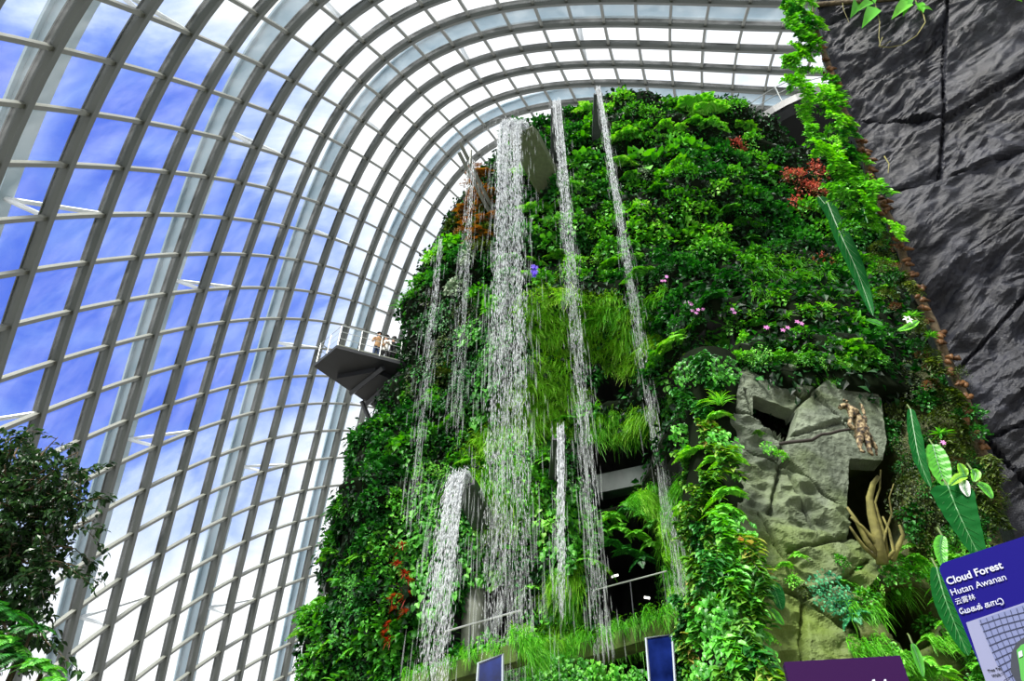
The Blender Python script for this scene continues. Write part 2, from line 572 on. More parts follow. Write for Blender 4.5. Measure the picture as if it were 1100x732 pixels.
# planted bulges: (px, py, rx, ry, out)
BULGES = [(600, 350, 48, 46, .9), (655, 350, 55, 50, 1.2), (565, 420, 36, 60, .9), (685, 452, 60, 20, 1.3), (550, 505, 44, 60, .7),
          (718, 540, 28, 50, 1.0), (640, 210, 40, 46, .8), (760, 225, 80, 46, 1.2), (700, 140, 70, 30, .6), (560, 380, 60, 50, .6),
          (450, 330, 24, 50, .5), (610, 560, 24, 90, .6), (420, 520, 40, 60, .6), (680, 572, 30, 26, .6)]


def inpoly(x, y, P):
    r = False
    j = len(P) - 1
    for i in range(len(P)):
        xi, yi = P[i]; xj, yj = P[j]
        if (yi > y) != (yj > y) and x < (xj - xi) * (y - yi) / (yj - yi) + xi:
            r = not r
        j = i
    return r


def mountain_mesh():
    nz, na = 300, 330
    V = np.zeros((nz, na, 3))
    cave = np.zeros((nz, na), bool)
    for i in range(nz):
        z = -1.0 + (ZTOP + 1) * i / (nz - 1)
        xl = XL(z); cx = (xl + XR) / 2; hx = (XR - xl) / 2
        cap = sstep(33.6, ZTOP, z)
        yf = 18 + 5.0 * cap ** 1.5
        for k in range(na):
            w = (k / (na - 1))
            phi = PI + .55 - (PI + 1.1) * (w ** 1.25)
            cs, sn = math.cos(phi), math.sin(phi)
            e = 2 / 2.25
            x = cx + hx * math.copysign(abs(cs) ** e, cs)
            y = YB - (YB - yf) * math.copysign(abs(sn) ** e, sn)
            nx, ny = cs * .75, -sn
            L = math.hypot(nx, ny) or 1
            nx /= L; ny /= L
            # base point in the photo, for bulges and openings
            p0 = Vector((x, y, z))
            qx, qy = pix(p0)
            d = .55 * noise.fractal(p0 * .35, 1.0, 2.1, 4) + .18 * noise.noise(p0 * 1.7)
            tier = (z * .33 + .9 * noise.noise(Vector((x * .12, 3.1, z * .09)))) % 1.0
            d += .75 * (tier - .5) * (1 - .6 * cap)
            front = sn > .15
            if front:
                for bx, by, rx, ry, o in BULGES:
                    r2 = ((qx - bx) / rx) ** 2 + ((qy - by) / ry) ** 2
                    if r2 < 2.2:
                        d += o * math.exp(-1.4 * r2)
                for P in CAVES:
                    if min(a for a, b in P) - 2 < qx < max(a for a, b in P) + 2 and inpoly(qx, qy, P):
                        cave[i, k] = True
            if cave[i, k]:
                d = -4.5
            # the right-hand slope comes forward to a ledge above the rock wall
            led = 0.
            if x > 3 and z > 10.2 and sn > 0:
                led = 6.3 * (1 - sstep(10.2, 23.5, z)) * sstep(3.4, 5.4, x)
            if x > 10.5 and sn > 0:
                zl = 35.2 - (x - 11.0) * 1.9
                led -= 7.5 * sstep(0., 2.2, z - zl) * sstep(10.5, 12., x)
            V[i, k] = (x + nx * d, y + ny * d - led, z)
    idx = np.arange(nz * na).reshape(nz, na)
    q = np.stack([idx[:-1, :-1], idx[:-1, 1:], idx[1:, 1:], idx[1:, :-1]], -1).reshape(-1, 4)
    # close the top
    top = len(V.reshape(-1, 3))
    VV = np.concatenate([V.reshape(-1, 3), [[(XL(ZTOP) + XR) / 2, YB, ZTOP + .4]]])
    t = np.array([[idx[-1, k], idx[-1, k + 1], top] for k in range(na - 1)])
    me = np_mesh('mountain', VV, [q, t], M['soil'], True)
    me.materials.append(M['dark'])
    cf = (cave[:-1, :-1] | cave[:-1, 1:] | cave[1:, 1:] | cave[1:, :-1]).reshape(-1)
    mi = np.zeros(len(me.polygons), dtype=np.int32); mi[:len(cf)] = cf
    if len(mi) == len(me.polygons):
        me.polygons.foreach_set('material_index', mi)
    return me, VV, np.concatenate([np.stack([q[:, 0], q[:, 1], q[:, 2]], 1), np.stack([q[:, 0], q[:, 2], q[:, 3]], 1)]), np.concatenate([cf, cf])


mt_me, MT_V, MT_T, MT_CAVE = mountain_mesh()
mountain = tag(obj('mountain', mt_me), 'tall planted mountain wall behind the waterfalls', kind='structure')
BVH_MT = BVHTree.FromPolygons([tuple(v) for v in MT_V], [tuple(int(a) for a in t) for t in MT_T])

# ------------------------------------------------------------------ rock walls with joints between slabs


def rock_wall(px_outline, px_joints, origin, eu, ev, mat, res, amp, groove, hole=None, name='stone_slab', root_name='rock_wall', seed=0., strata=(1, 1), tilt=.06, depth=.5, gw=.035, facet=False, step=1.):
    """slabs on the plane origin + eu*a + ev*b; outline and joints are photo lines carried onto that plane"""
    n = eu.cross(ev).normalized()
    if n.dot(EYE - origin) < 0: n = -n

    def proj(px, py):
        d = ray(px, py)
        t = (origin - EYE).dot(n) / d.dot(n)
        q = EYE + d * t - origin
        a = Matrix((eu, ev, n)).transposed().inverted() @ q
        return (a.x, a.y)
    out = [proj(*p) for p in px_outline]
    jo = [(proj(*a), proj(*b)) for a, b in px_joints]
    ho = [proj(*p) for p in hole] if hole else None
    x0, x1 = min(p[0] for p in out), max(p[0] for p in out)
    y0, y1 = min(p[1] for p in out), max(p[1] for p in out)
    nx, ny = int((x1 - x0) / res) + 1, int((y1 - y0) / res) + 1
    gx = np.linspace(x0, x1, nx); gy = np.linspace(y0, y1, ny)
    X, Y = np.meshgrid(gx, gy, indexing='ij')
    # wobble the joints a little
    D = np.full(X.shape, 9.)
    ID = np.zeros(X.shape, dtype=np.int64)
    for k, ((ax, ay), (bx, by)) in enumerate(jo):
        ux, uy = bx - ax, by - ay
        L2 = ux * ux + uy * uy
        t = ((X - ax) * ux + (Y - ay) * uy) / L2
        tc = np.clip(t, 0, 1)
        D = np.minimum(D, np.hypot(X - ax - tc * ux, Y - ay - tc * uy))
        # a joint divides only what it spans
        side = ((X - ax) * uy - (Y - ay) * ux) > 0
        ID = ID * 2 + side.astype(np.int64)
    # connected cells between joints by flood fill on the grid
    blocked = D < res * .75
    lab = -np.ones(X.shape, dtype=int)
    cur = 0
    inside = np.zeros(X.shape, bool)
    for i in range(nx):
        for j in range(ny):
            inside[i, j] = inpoly(X[i, j], Y[i, j], out) and not (ho and inpoly(X[i, j], Y[i, j], ho))
    for i in range(nx):
        for j in range(ny):
            if lab[i, j] < 0 and inside[i, j] and not blocked[i, j]:
                st = [(i, j)]; lab[i, j] = cur; cells = 0
                while st:
                    a, b = st.pop(); cells += 1
                    for a2, b2 in ((a + 1, b), (a - 1, b), (a, b + 1), (a, b - 1)):
                        if 0 <= a2 < nx and 0 <= b2 < ny and lab[a2, b2] < 0 and inside[a2, b2] and not blocked[a2, b2]:
                            lab[a2, b2] = cur; st.append((a2, b2))
                cur += 1
    for _ in range(4):           # joints belong to a neighbour
        for i in range(nx):
            for j in range(ny):
                if lab[i, j] < 0 and inside[i, j]:
                    for a2, b2 in ((i + 1, j), (i - 1, j), (i, j + 1), (i, j - 1)):
                        if 0 <= a2 < nx and 0 <= b2 < ny and lab[a2, b2] >= 0:
                            lab[i, j] = lab[a2, b2]; break
    rr = random.Random(int(seed * 10) + 5)
    rough_ = [(.25, 0.), (1., 0.), (.55, 1.), (.3, .35), (1.15, .2)]
    tx = [rough_[(k * 2 + int(seed)) % 5] for k in range(cur + 1)]
    tl = [(rr.uniform(-tilt, tilt), rr.uniform(-tilt, tilt), rr.uniform(-.06, .10), rr.uniform(0, 50), rr.uniform(.6, 1.3)) for _ in range(cur + 1)]
    cen = [(X[lab == k].mean(), Y[lab == k].mean()) if (lab == k).any() else (0, 0) for k in range(cur)]
    # the outermost row of cells ends exactly on the outline
    def nearest(x, y):
        best = None
        for Q in ([out, ho] if ho else [out]):
            for m_ in range(len(Q)):
                (ax, ay), (bx, by) = Q[m_], Q[(m_ + 1) % len(Q)]
                ux, uy = bx - ax, by - ay
                t = max(0, min(1, ((x - ax) * ux + (y - ay) * uy) / (ux * ux + uy * uy)))
                q = (ax + ux * t, ay + uy * t); d_ = math.hypot(q[0] - x, q[1] - y)
                if best is None or d_ < best[0]: best = (d_, q)
        return best
    ring_ = []
    for i in range(nx):
        for j in range(ny):
            if inside[i, j]: continue
            nb = [lab[a2, b2] for a2 in (i - 1, i, i + 1) for b2 in (j - 1, j, j + 1) if 0 <= a2 < nx and 0 <= b2 < ny and inside[a2, b2] and lab[a2, b2] >= 0]
            if nb: ring_.append((i, j, max(set(nb), key=nb.count)))
    for i, j, k_ in ring_:
        d_, q = nearest(X[i, j], Y[i, j])
        X[i, j], Y[i, j] = q
        inside[i, j] = True; lab[i, j] = k_
    H = np.zeros(X.shape)
    for i in range(nx):
        for j in range(ny):
            if not inside[i, j] or lab[i, j] < 0: continue
            k = lab[i, j]
            a, b, cc, ph, am = tl[k]
            x, y = X[i, j], Y[i, j]
            u = (x * strata[0] + y * strata[1]); v = (-x * strata[1] + y * strata[0])
            q = Vector((u * .55 + ph, v * 1.7 + ph, seed + ph))
            q = q + .35 * Vector((noise.noise(q * 1.3), noise.noise(q * 1.3 + Vector((9, 1, 4))), 0))
            h = noise.ridged_multi_fractal(q * .55, .9, 2.1, 6, 1.0, 2.0) * .36 - .4
            h += .5 * noise.fractal(q * .7, .8, 2.0, 5)
            h += .16 * noise.noise(Vector((x * 5, y * 5, seed)))
            if facet:
                h = h * tx[k][0]
                if tx[k][1]:
                    vd = noise.voronoi(Vector((u * 2.6 + ph, v * 4.2, seed)))[0]
                    h += tx[k][1] * (.55 * min(1., vd[0] * 1.3) - .3)
                h += .05 * noise.fractal(Vector((x * 9, y * 9, seed)), .8, 2., 3)
            H[i, j] = amp * am * h + cc * step + a * (x - cen[k][0]) + b * (y - cen[k][1])
    H -= groove * np.exp(-(D / gw) ** 2)
    root = empty(root_name, origin)
    ou, ov, on = np.array(eu), np.array(ev), np.array(n)
    P3 = X[..., None] * ou + Y[..., None] * ov + H[..., None] * on
    idx = np.arange(nx * ny).reshape(nx, ny)
    for k in range(cur):
        q = []
        for i in range(nx - 1):
            for j in range(ny - 1):
                if lab[i, j] == k and inside[i, j] and inside[i + 1, j] and inside[i + 1, j + 1] and inside[i, j + 1]:
                    q.append([idx[i, j], idx[i + 1, j], idx[i + 1, j + 1], idx[i, j + 1]])
        if len(q) < 6: continue
        q = np.array(q)
        used, inv = np.unique(q, return_inverse=True)
        Vf = P3.reshape(-1, 3)[used]
        q2 = inv.reshape(q.shape)
        # sides: pull the border back to give the slab its thickness
        ed = {}
        for f in q2:
            for s in range(4):
                e = (f[s], f[(s + 1) % 4])
                if (e[1], e[0]) in ed: del ed[(e[1], e[0])]
                else: ed[e] = 1
        m = len(Vf)
        Vb = Vf - on * depth
        side = np.array([[e[1], e[0], e[0] + m, e[1] + m] for e in ed])
        o = obj(name, np_mesh(name, np.concatenate([Vf, Vb]), [q2, side], mat, False), root)
    return root, n


# dark overhanging wall on the right
e0 = at(875, 0, 6.0); e1 = at(1100, 560, 8.0)
ev = (e0 - e1).normalized(); eu = Vector((1, -.35, 0)).normalized()
DARK_OUT = [(868, -40), (876, 0), (880, 26), (892, 62), (905, 100), (918, 132), (937, 180), (955, 225), (972, 268), (988, 308), (1008, 355), (1030, 400),
            (1045, 440), (1056, 478), (1075, 535), (1092, 585), (1110, 640), (1190, 640), (1230, 300), (1260, -40)]
DARK_J = [((1018, -40), (1013, 128)), ((1013, 128), (1010, 195)), ((905, 128), (1013, 128)), ((1013, 128), (1110, 72)), ((940, 212), (1010, 195)), ((1010, 195), (1115, 160)),
          ((980, 310), (1115, 226)), ((1025, 402), (1115, 305)), ((1045, 480), (1115, 452)), ((1050, 470), (1110, 528)), ((1110, 72), (1250, 20)), ((1115, 160), (1250, 120)), ((1115, 226), (1250, 180))]
dark_wall, DN = rock_wall(DARK_OUT, DARK_J, e0, eu, ev, M['slate'], .034, .36, .10, root_name='rock_wall', seed=2., strata=(.86, .5), depth=.5, gw=.02, tilt=.03, step=.4)
tag(dark_wall, 'dark slate rock wall of large jointed slabs overhanging at the right', 'rock wall', kind='thing')

# grey rock face with the dark window
g0 = at(850, 560, 11.0)
GREY_OUT = [(786, 404), (806, 391), (850, 393), (900, 396), (925, 404), (946, 428), (955, 470), (950, 492), (913, 492), (913, 574), (942, 592), (948, 612), (926, 640), (930, 690), (944, 745), (806, 745), (804, 640), (798, 560), (784, 480)]
GREY_J = [((854, 440), (871, 424)), ((819, 388), (866, 428)), ((871, 424), (905, 390)), ((854, 440), (846, 472)), ((786, 436), (813, 446)), ((820, 450), (842, 474)), ((842, 474), (841, 494)),
          ((841, 494), (828, 552)), ((841, 494), (918, 552)), ((841, 494), (880, 575)), ((842, 474), (913, 452)), ((871, 424), (920, 470)), ((848, 592), (920, 574)), ((815, 552), (866, 640)),
          ((866, 640), (905, 624)), ((864, 638), (861, 745)), ((866, 640), (935, 700)), ((800, 480), (841, 494)), ((826, 632), (864, 638)), ((800, 420), (812, 446)), ((905, 624), (935, 600))]
HOLE = [(808, 424), (857, 439), (847, 475), (820, 453), (811, 446)]
ge = Vector((1, .10, 0)).normalized(); gv = Vector((0, .10, 1)).normalized()
grey_wall, GN = rock_wall(GREY_OUT, GREY_J, g0, ge, gv, M['greyrock'], .030, .34, .14, hole=HOLE, root_name='rock_wall', seed=7., strata=(.9, -.35), tilt=.12, depth=.35, facet=True, gw=.03)
tag(grey_wall, 'pale grey mossy rock face with a dark window hole', 'rock wall', kind='thing')
# dark hollow behind the hole and behind the root recess
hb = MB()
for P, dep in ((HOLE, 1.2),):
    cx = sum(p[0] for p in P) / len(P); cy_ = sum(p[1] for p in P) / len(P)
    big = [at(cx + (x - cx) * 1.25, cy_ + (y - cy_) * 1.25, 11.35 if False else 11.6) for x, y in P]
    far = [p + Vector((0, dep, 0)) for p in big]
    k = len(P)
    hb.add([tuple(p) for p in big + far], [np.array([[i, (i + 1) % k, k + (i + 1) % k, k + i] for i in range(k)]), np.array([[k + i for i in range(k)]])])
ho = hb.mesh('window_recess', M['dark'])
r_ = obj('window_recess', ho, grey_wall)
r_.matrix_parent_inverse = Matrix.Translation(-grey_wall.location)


# planted bank between the grey rock and the dark wall
def bank_mesh():
    nx, nz = 110, 170
    V = []
    for i in range(nx):
        for j in range(nz):
            a = i / (nx - 1); z = -.2 + 11.2 * j / (nz - 1)
            x = 5.2 + 6.0 * a
            y = 11.75 - .35 * max(0, x - 7.4) + .10 * (z - 7)
            q = Vector((x, 8.2, z))
            y += -.35 * noise.fractal(q * .8, 1., 2., 4)
            qx, qy = pix((x, y, z))
            # hollow behind the tree roots, overhang arch lower down
            y += 1.6 * (1 - sstep(.7, 1.1, math.hypot((qx - 940) / 34, (qy - 545) / 62)))
            bo = math.exp(-(((qx - 920) / 75) ** 2 + ((qy - 690) / 75) ** 2) * 1.1)
            y -= .9 * bo * sstep(575, 640, qy)
            y += 2.0 * (1 - sstep(.75, 1.1, math.hypot((qx - 962) / 38, (qy - 672) / 36)))
            y += 1.1 * (1 - sstep(.75, 1.1, math.hypot((qx - 912) / 14, (qy - 649) / 13)))
            y += 1.8 * (1 - sstep(.8, 1.1, math.hypot((qx - 832) / 40, (qy - 447) / 40)))
            V.append((x, y, z))
    idx = np.arange(nx * nz).reshape(nx, nz)
    q = np.stack([idx[:-1, :-1], idx[1:, :-1], idx[1:, 1:], idx[:-1, 1:]], -1).reshape(-1, 4)
    V = np.array(V)
    return np_mesh('planted_bank', V, [q], M['mossrock'], True), V, np.concatenate([q[:, [0, 1, 2]], q[:, [0, 2, 3]]])


bk_me, BK_V, BK_T = bank_mesh()
bank = tag(obj('planted_bank', bk_me), 'shaded mossy bank between grey rock and dark wall', 'bank', kind='structure')
BVH_BK = BVHTree.FromPolygons([tuple(v) for v in BK_V], [tuple(int(a) for a in t) for t in BK_T])


# leaning planted pillar left of the grey rock
def pillar():
    pts, rs = [], []
    for py in (780, 732, 690, 640, 590, 540, 490, 450, 415, 392):
        x = 800 + (780 - 800) * (732 - py) / 340 if py < 732 else 800
        x = 786 - (732 - py) * .075
        pts.append(at(x, py, 11.6)); rs.append(.55 + .12 * math.sin(py * .05))
    pts.insert(0, Vector((pts[0].x, 11.6, -.1))); rs.insert(0, .6)
    mb = MB().tube(pts, rs, 14)
    return mb


pl = pillar()
pl_me = pl.mesh('planted_pillar', M['soil'], True)
pillar_o = tag(obj('planted_pillar', pl_me), 'leaning pillar wrapped in yellow tinged creepers beside grey rock', 'planted pillar', kind='structure')
PV_ = np.concatenate(pl.v); PT_ = np.concatenate(pl.f[4])
BVH_PL = BVHTree.FromPolygons([tuple(v) for v in PV_], [tuple(int(a) for a in t) for t in PT_])


def hit_mt(px, py, which=(0,)):
    d = ray(px, py).normalized()
    best = None
    for k in which:
        b = (BVH_MT, BVH_BK, BVH_PL)[k]
        h = b.ray_cast(EYE, d)
        if h[0] is not None and (best is None or h[3] < best[2]):
            best = (h[0], h[1] if h[1].dot(d) < 0 else -h[1], h[3])
    return best

# ------------------------------------------------------------------ leaf shapes (base at 0, tip along +y, face +z, unit length and width)
OV = (np.array([(0, 0, 0), (-.5, .38, .10), (0, .4, 0), (.5, .38, .10), (-.34, .72, .02), (0, .74, -.06), (.34, .72, .02), (0, 1, -.2)]),
      [np.array([[1, 2, 5, 4], [2, 3, 6, 5]]), np.array([[0, 2, 1], [0, 3, 2], [4, 5, 7], [5, 6, 7]])])
SM = (np.array([(0, 0, 0), (-.5, .45, .09), (0, .5, -.02), (.5, .45, .09), (0, 1, -.16)]),
      [np.array([[0, 2, 1], [0, 3, 2], [1, 2, 4], [2, 3, 4]])])
HT = (np.array([(0, .06, 0), (-.34, -.10, .04), (-.56, .2, .10), (-.36, .62, .03), (0, 1.0, -.18), (.36, .62, .03), (.56, .2, .10), (.34, -.10, .04), (0, .5, -.04)]),
      [np.array([[0, 8, 2, 1], [2, 8, 4, 3], [8, 6, 5, 4], [0, 7, 6, 8]])])
PN = (np.array([(0, 0, 0), (-.5, .3, .05), (.5, .3, .05), (0, 1, -.12)]), [np.array([[0, 2, 3, 1]])])


def frames(d, n):
    d = d / np.maximum(np.linalg.norm(d, axis=1, keepdims=True), 1e-9)
    n = n - d * (n * d).sum(1, keepdims=True)
    n = n / np.maximum(np.linalg.norm(n, axis=1, keepdims=True), 1e-9)
    return np.cross(d, n), d, n


def leaves(P, D, NN, L, W, tpl):
    T, fs = tpl
    s, d, n = frames(np.asarray(D, float), np.asarray(NN, float))
    P = np.asarray(P, float)
    L = np.broadcast_to(np.asarray(L, float), (len(P),)); W = np.broadcast_to(np.asarray(W, float), (len(P),))
    V = P[:, None] + s[:, None] * (T[None, :, 0:1] * W[:, None, None]) + d[:, None] * (T[None, :, 1:2] * L[:, None, None]) + n[:, None] * (T[None, :, 2:3] * L[:, None, None])
    k = len(T)
    off = (np.arange(len(P)) * k)[:, None, None]
    return V.reshape(-1, 3), [(f[None] + off).reshape(-1, f.shape[1]) for f in fs]


def blades(P, D, L, W, G, seg=4, side=None):
    """curved strips: start P, direction D, length L, pulled down by G"""
    P = np.asarray(P, float); D = np.asarray(D, float)
    n = len(P)
    D = D / np.linalg.norm(D, axis=1, keepdims=True)
    L = np.broadcast_to(np.asarray(L, float), (n,)); G = np.broadcast_to(np.asarray(G, float), (n,)); W = np.broadcast_to(np.asarray(W, float), (n,))
    if side is None:
        side = np.cross(D, RNG.normal(size=(n, 3)))
        side /= np.maximum(np.linalg.norm(side, axis=1, keepdims=True), 1e-9)
    rows = []
    for k in range(seg + 1):
        t = k / seg
        c = P + D * (L * t)[:, None]
        c[:, 2] -= G * L * t * t
        w = W * (1 - .92 * t ** 1.5) * (.55 + .45 * min(1, t * 4)) * .5
        rows.append(np.stack([c - side * w[:, None], c + side * w[:, None]], 1))
    V = np.stack(rows, 1).reshape(-1, 3)          # n, seg+1, 2
    k2 = 2 * (seg + 1)
    f = np.array([[2 * k, 2 * k + 1, 2 * k + 3, 2 * k + 2] for k in range(seg)])
    return V, [(f[None] + (np.arange(n) * k2)[:, None, None]).reshape(-1, 4)]


def rdir(n, out=1.0, up=.3):
    d = RNG.normal(size=(n, 3))
    d /= np.linalg.norm(d, axis=1, keepdims=True)
    d[:, 1] = -np.abs(d[:, 1]) * out + (1 - out) * d[:, 1]
    d[:, 2] += up
    return d / np.linalg.norm(d, axis=1, keepdims=True)


# prototypes: attached at 0, outward is -y, up is +z, about 0.7 in radius
def p_shrub(n=170, L=.24, W=.15, tpl=OV, r=.62):
    mb = MB()
    d = rdir(n, .9, .25)
    lob = 1 + .22 * np.sin(d[:, 0] * 5 + RNG.uniform(0, 6)) * np.cos(d[:, 2] * 4 + RNG.uniform(0, 6))
    P = d * (r * RNG.uniform(.45, 1, (n, 1)) * lob[:, None]) * np.array([1.05, .75, .9])
    D = d * .7 + RNG.normal(size=(n, 3)) * .55 + np.array([0, -.25, -.25])
    NN = d * .6 + np.array([0, -.35, .75]) + RNG.normal(size=(n, 3)) * .25
    s = RNG.uniform(.6, 1.15, n)
    return mb.add(*leaves(P, D, NN, L * s, W * s, tpl))


def p_fern(nf=11, L=1.0, pairs=15, pl=.24, droop=.75):
    mb = MB()
    for k in range(nf):
        az = -PI / 2 + (k - (nf - 1) / 2) / nf * PI * 1.25 + RNG.uniform(-.15, .15)
        el = RNG.uniform(.25, 1.15)
        d = np.array([math.cos(az) * math.cos(el), math.sin(az) * math.cos(el), math.sin(el)])
        l = L * RNG.uniform(.75, 1.15)
        t = np.linspace(.12, 1, pairs)
        c = d * (l * t)[:, None]; c[:, 2] -= droop * l * t * t
        tg = d - np.array([0, 0, 1.0]) * (2 * droop * t)[:, None]
        tg /= np.linalg.norm(tg, axis=1, keepdims=True)
        sd = np.cross(tg, np.array([0, 0, 1.0])); sd /= np.maximum(np.linalg.norm(sd, axis=1, keepdims=True), 1e-6)
        nn = np.cross(sd, tg)
        ln = pl * l * np.sin(np.clip(t * 1.05, 0, 1) * PI * .86 + .25) + .02
        for sg in (-1, 1):
            mb.add(*leaves(c, sd * sg + tg * .45, nn, ln, pl * l * .34, PN))
        rb = [tuple(x) for x in c[::3]]
        mb.add(*blades(np.array([[0, 0, 0]]), d[None], l, .03, droop, 6, sd[:1]))
    return mb


def p_hang(n=240, w=.75, L=(.6, 1.5), W=.035, out=.55):
    mb = MB()
    P = np.stack([RNG.uniform(-w, w, n), RNG.uniform(-.05, .12, n), RNG.normal(size=n) * .22], 1)
    D = np.stack([RNG.normal(size=n) * .3, -RNG.uniform(.2, 1, n) * out, RNG.uniform(-.6, .7, n)], 1)
    return mb.add(*blades(P, D, RNG.uniform(L[0], L[1], n), RNG.uniform(.7, 1.3, n) * W, RNG.uniform(.6, 1.5, n), 4))


def p_creeper(n=120, r=.8, L=.24, W=.2, tpl=HT):
    mb = MB()
    a = RNG.uniform(0, 2 * PI, n); q = np.sqrt(RNG.uniform(0, 1, n)) * r
    P = np.stack([np.cos(a) * q, -RNG.uniform(.03, .3, n), np.sin(a) * q * 1.1], 1)
    D = np.stack([RNG.normal(size=n) * .4, -RNG.uniform(.1, .6, n), -np.ones(n) + RNG.normal(size=n) * .35], 1)
    NN = np.stack([RNG.normal(size=n) * .3, -np.ones(n), .55 + RNG.normal(size=n) * .3], 1)
    s = RNG.uniform(.55, 1.2, n)
    return mb.add(*leaves(P, D, NN, L * s, W * s, tpl))


def p_rosette(n=26, L=.5, W=.09, G=.35):
    mb = MB()
    d = rdir(n, .8, .45)
    sd = np.cross(d, np.array([0, 0, 1.0])) + RNG.normal(size=(n, 3)) * .1
    sd /= np.linalg.norm(sd, axis=1, keepdims=True)
    return mb.add(*blades(np.zeros((n, 3)), d, L * RNG.uniform(.7, 1.1, n), W, G, 4, sd))


def p_bigleaf(n=10, L=.62, W=.46, stalk=.55):
    mb = MB()
    d = rdir(n, .9, .5)
    tips = d * stalk * RNG.uniform(.6, 1.2, (n, 1))
    for t in tips:
        mb.tube([(0, 0, 0), tuple(t * .6 + np.array([0, 0, .04])), tuple(t)], .018, 5)
    D = d * .8 + np.array([0, -.2, -.45])
    NN = d * .4 + np.array([0, -.5, .8])
    return mb.add(*leaves(tips, D, NN, L * RNG.uniform(.7, 1.1, n), W, HT))


def p_tuft(n=60, L=.9, W=.04, G=.6):
    mb = MB()
    d = rdir(n, .85, .9)
    return mb.add(*blades(RNG.normal(size=(n, 3)) * .05, d, L * RNG.uniform(.6, 1.1, n), W, G, 4))


def p_vine(n=46, L=.17, W=.09, H=1.3, sway=.25):
    """hanging leafy vine strands, with the strand as part"""
    mb = MB(); st = MB()
    for k in range(4):
        x0 = RNG.uniform(-.4, .4); ph = RNG.uniform(0, 6)
        t = np.linspace(0, 1, n // 2)
        c = np.stack([x0 + sway * np.sin(t * 4 + ph) * t, -.08 - .18 * np.sin(t * PI) - RNG.uniform(0, .1), .3 - H * t * RNG.uniform(.7, 1.1)], 1)
        st.tube([tuple(p) for p in c[::3]], .012, 4)
        m = len(c)
        for sg in (-1, 1):
            D = np.stack([sg * RNG.uniform(.5, 1, m), -RNG.uniform(.1, .8, m), -RNG.uniform(-.1, .9, m)], 1)
            NN = np.stack([RNG.normal(size=m) * .3, -RNG.uniform(.3, .8, m), np.ones(m) * .8], 1)
            s = RNG.uniform(.6, 1.25, m)
            mb.add(*leaves(c, D, NN, L * s, W * s, OV))
    return mb, st


PROTO = {}


def proto(kind, make, n, mat='mid'):
    PROTO[kind] = [make().mesh(kind, M[mat]) for _ in range(n)]


proto('leafy_shrub', lambda: p_shrub(), 4)
proto('fine_leaved_shrub', lambda: p_shrub(330, .15, .08, SM), 3)
proto('broad_leaved_shrub', lambda: p_shrub(90, .36, .24, OV, .6), 3)
proto('fern', lambda: p_fern(), 4)
proto('tree_fern', lambda: p_fern(13, 1.5, 22, .26, .6), 2)
proto('hanging_grass', lambda: p_hang(380, .62, (.25, .62), .042, .8), 4)
proto('short_grass', lambda: p_hang(260, .75, (.25, .6), .042, .8), 3)
proto('heart_leaf_creeper', lambda: p_creeper(), 4)
proto('small_leaf_creeper', lambda: p_creeper(230, .8, .14, .1, SM), 3)
proto('bromeliad', lambda: p_rosette(), 3)
proto('elephant_ear', lambda: p_bigleaf(), 2)
proto('strap_leaf_plant', lambda: p_tuft(), 3)

WORD = {'deep': 'dark green', 'mid': 'green', 'bright': 'bright green', 'lime': 'lime green', 'moss': 'mossy green', 'olive': 'olive', 'tinged': 'yellow tinged',
        'rust': 'rust brown', 'red': 'red leaved', 'scarlet': 'scarlet', 'silver': 'silver grey', 'blue_leaf': 'blue green', 'velvet': 'velvety dark green', 'tan': 'dry tan'}
CATW = {'leafy_shrub': 'shrub', 'fine_leaved_shrub': 'shrub', 'broad_leaved_shrub': 'shrub', 'fern': 'fern', 'tree_fern': 'fern', 'hanging_grass': 'grass clump',
        'short_grass': 'grass clump', 'heart_leaf_creeper': 'creeper', 'small_leaf_creeper': 'creeper', 'bromeliad': 'bromeliad', 'elephant_ear': 'leafy plant', 'strap_leaf_plant': 'leafy plant'}


def zone(px, py):
    """where on the mountain, said by what can be found there"""
    # lines of the falls in the photo
    xm = 548; xb = 597 + .081 * (py - 108); xc = 643 + .165 * (py - 95)
    if px > 776 - .02 * py and py > 395: side = 'right of the grey rock'
    elif px < 470 and py > 380: side = 'below the viewing deck'
    elif px < 525: side = 'left of the broad waterfall'
    elif px < 576: side = 'behind the broad waterfall'
    elif px < xb + 12: side = 'between broad and middle waterfalls'
    elif px < xc: side = 'between middle and slanting waterfalls'
    elif px < xc + 60: side = 'right of the slanting waterfall'
    elif px < 830: side = 'left of the red shrub'
    else: side = 'beside the dark rock wall'
    if py < 150: h = 'on the crest'
    elif py < 240: h = 'high up'
    elif py < 330: h = 'at two thirds height'
    elif py < 420: h = 'level with the viewing deck'
    elif py < 520: h = 'just below deck level'
    elif py < 620: h = 'low down'
    else: h = 'at the foot'
    return h, side


def plant(kind, mat, p, nrm, scale, label=None, group=None, cat=None, roll=None, rz=None):
    me = random.choice(PROTO[kind])
    o = bpy.data.objects.new(kind, me)
    COL.objects.link(o)
    o.location = p
    if rz is None:
        rz = math.atan2(nrm.x, -nrm.y) if nrm is not None else 0
        rz = max(-1.3, min(1.3, rz)) * .8 + random.uniform(-.35, .35)
    o.rotation_euler = (random.uniform(-.25, .2), random.uniform(-.3, .3) if roll is None else roll, rz)
    s = scale * random.uniform(.85, 1.15)
    o.scale = (s * random.uniform(.9, 1.1), s, s * random.uniform(.9, 1.1))
    o.material_slots[0].link = 'OBJECT'
    o.material_slots[0].material = M[mat]
    if label is None:
        h, side = zone(*pix(p))
        label = '%s %s %s %s' % (WORD[mat], kind.replace('_', ' '), h, side)
        group = '%s %ss %s %s' % (WORD[mat], kind.replace('_', ' '), h, side)
    tag(o, label, cat or CATW[kind], group, 'thing')
    return o


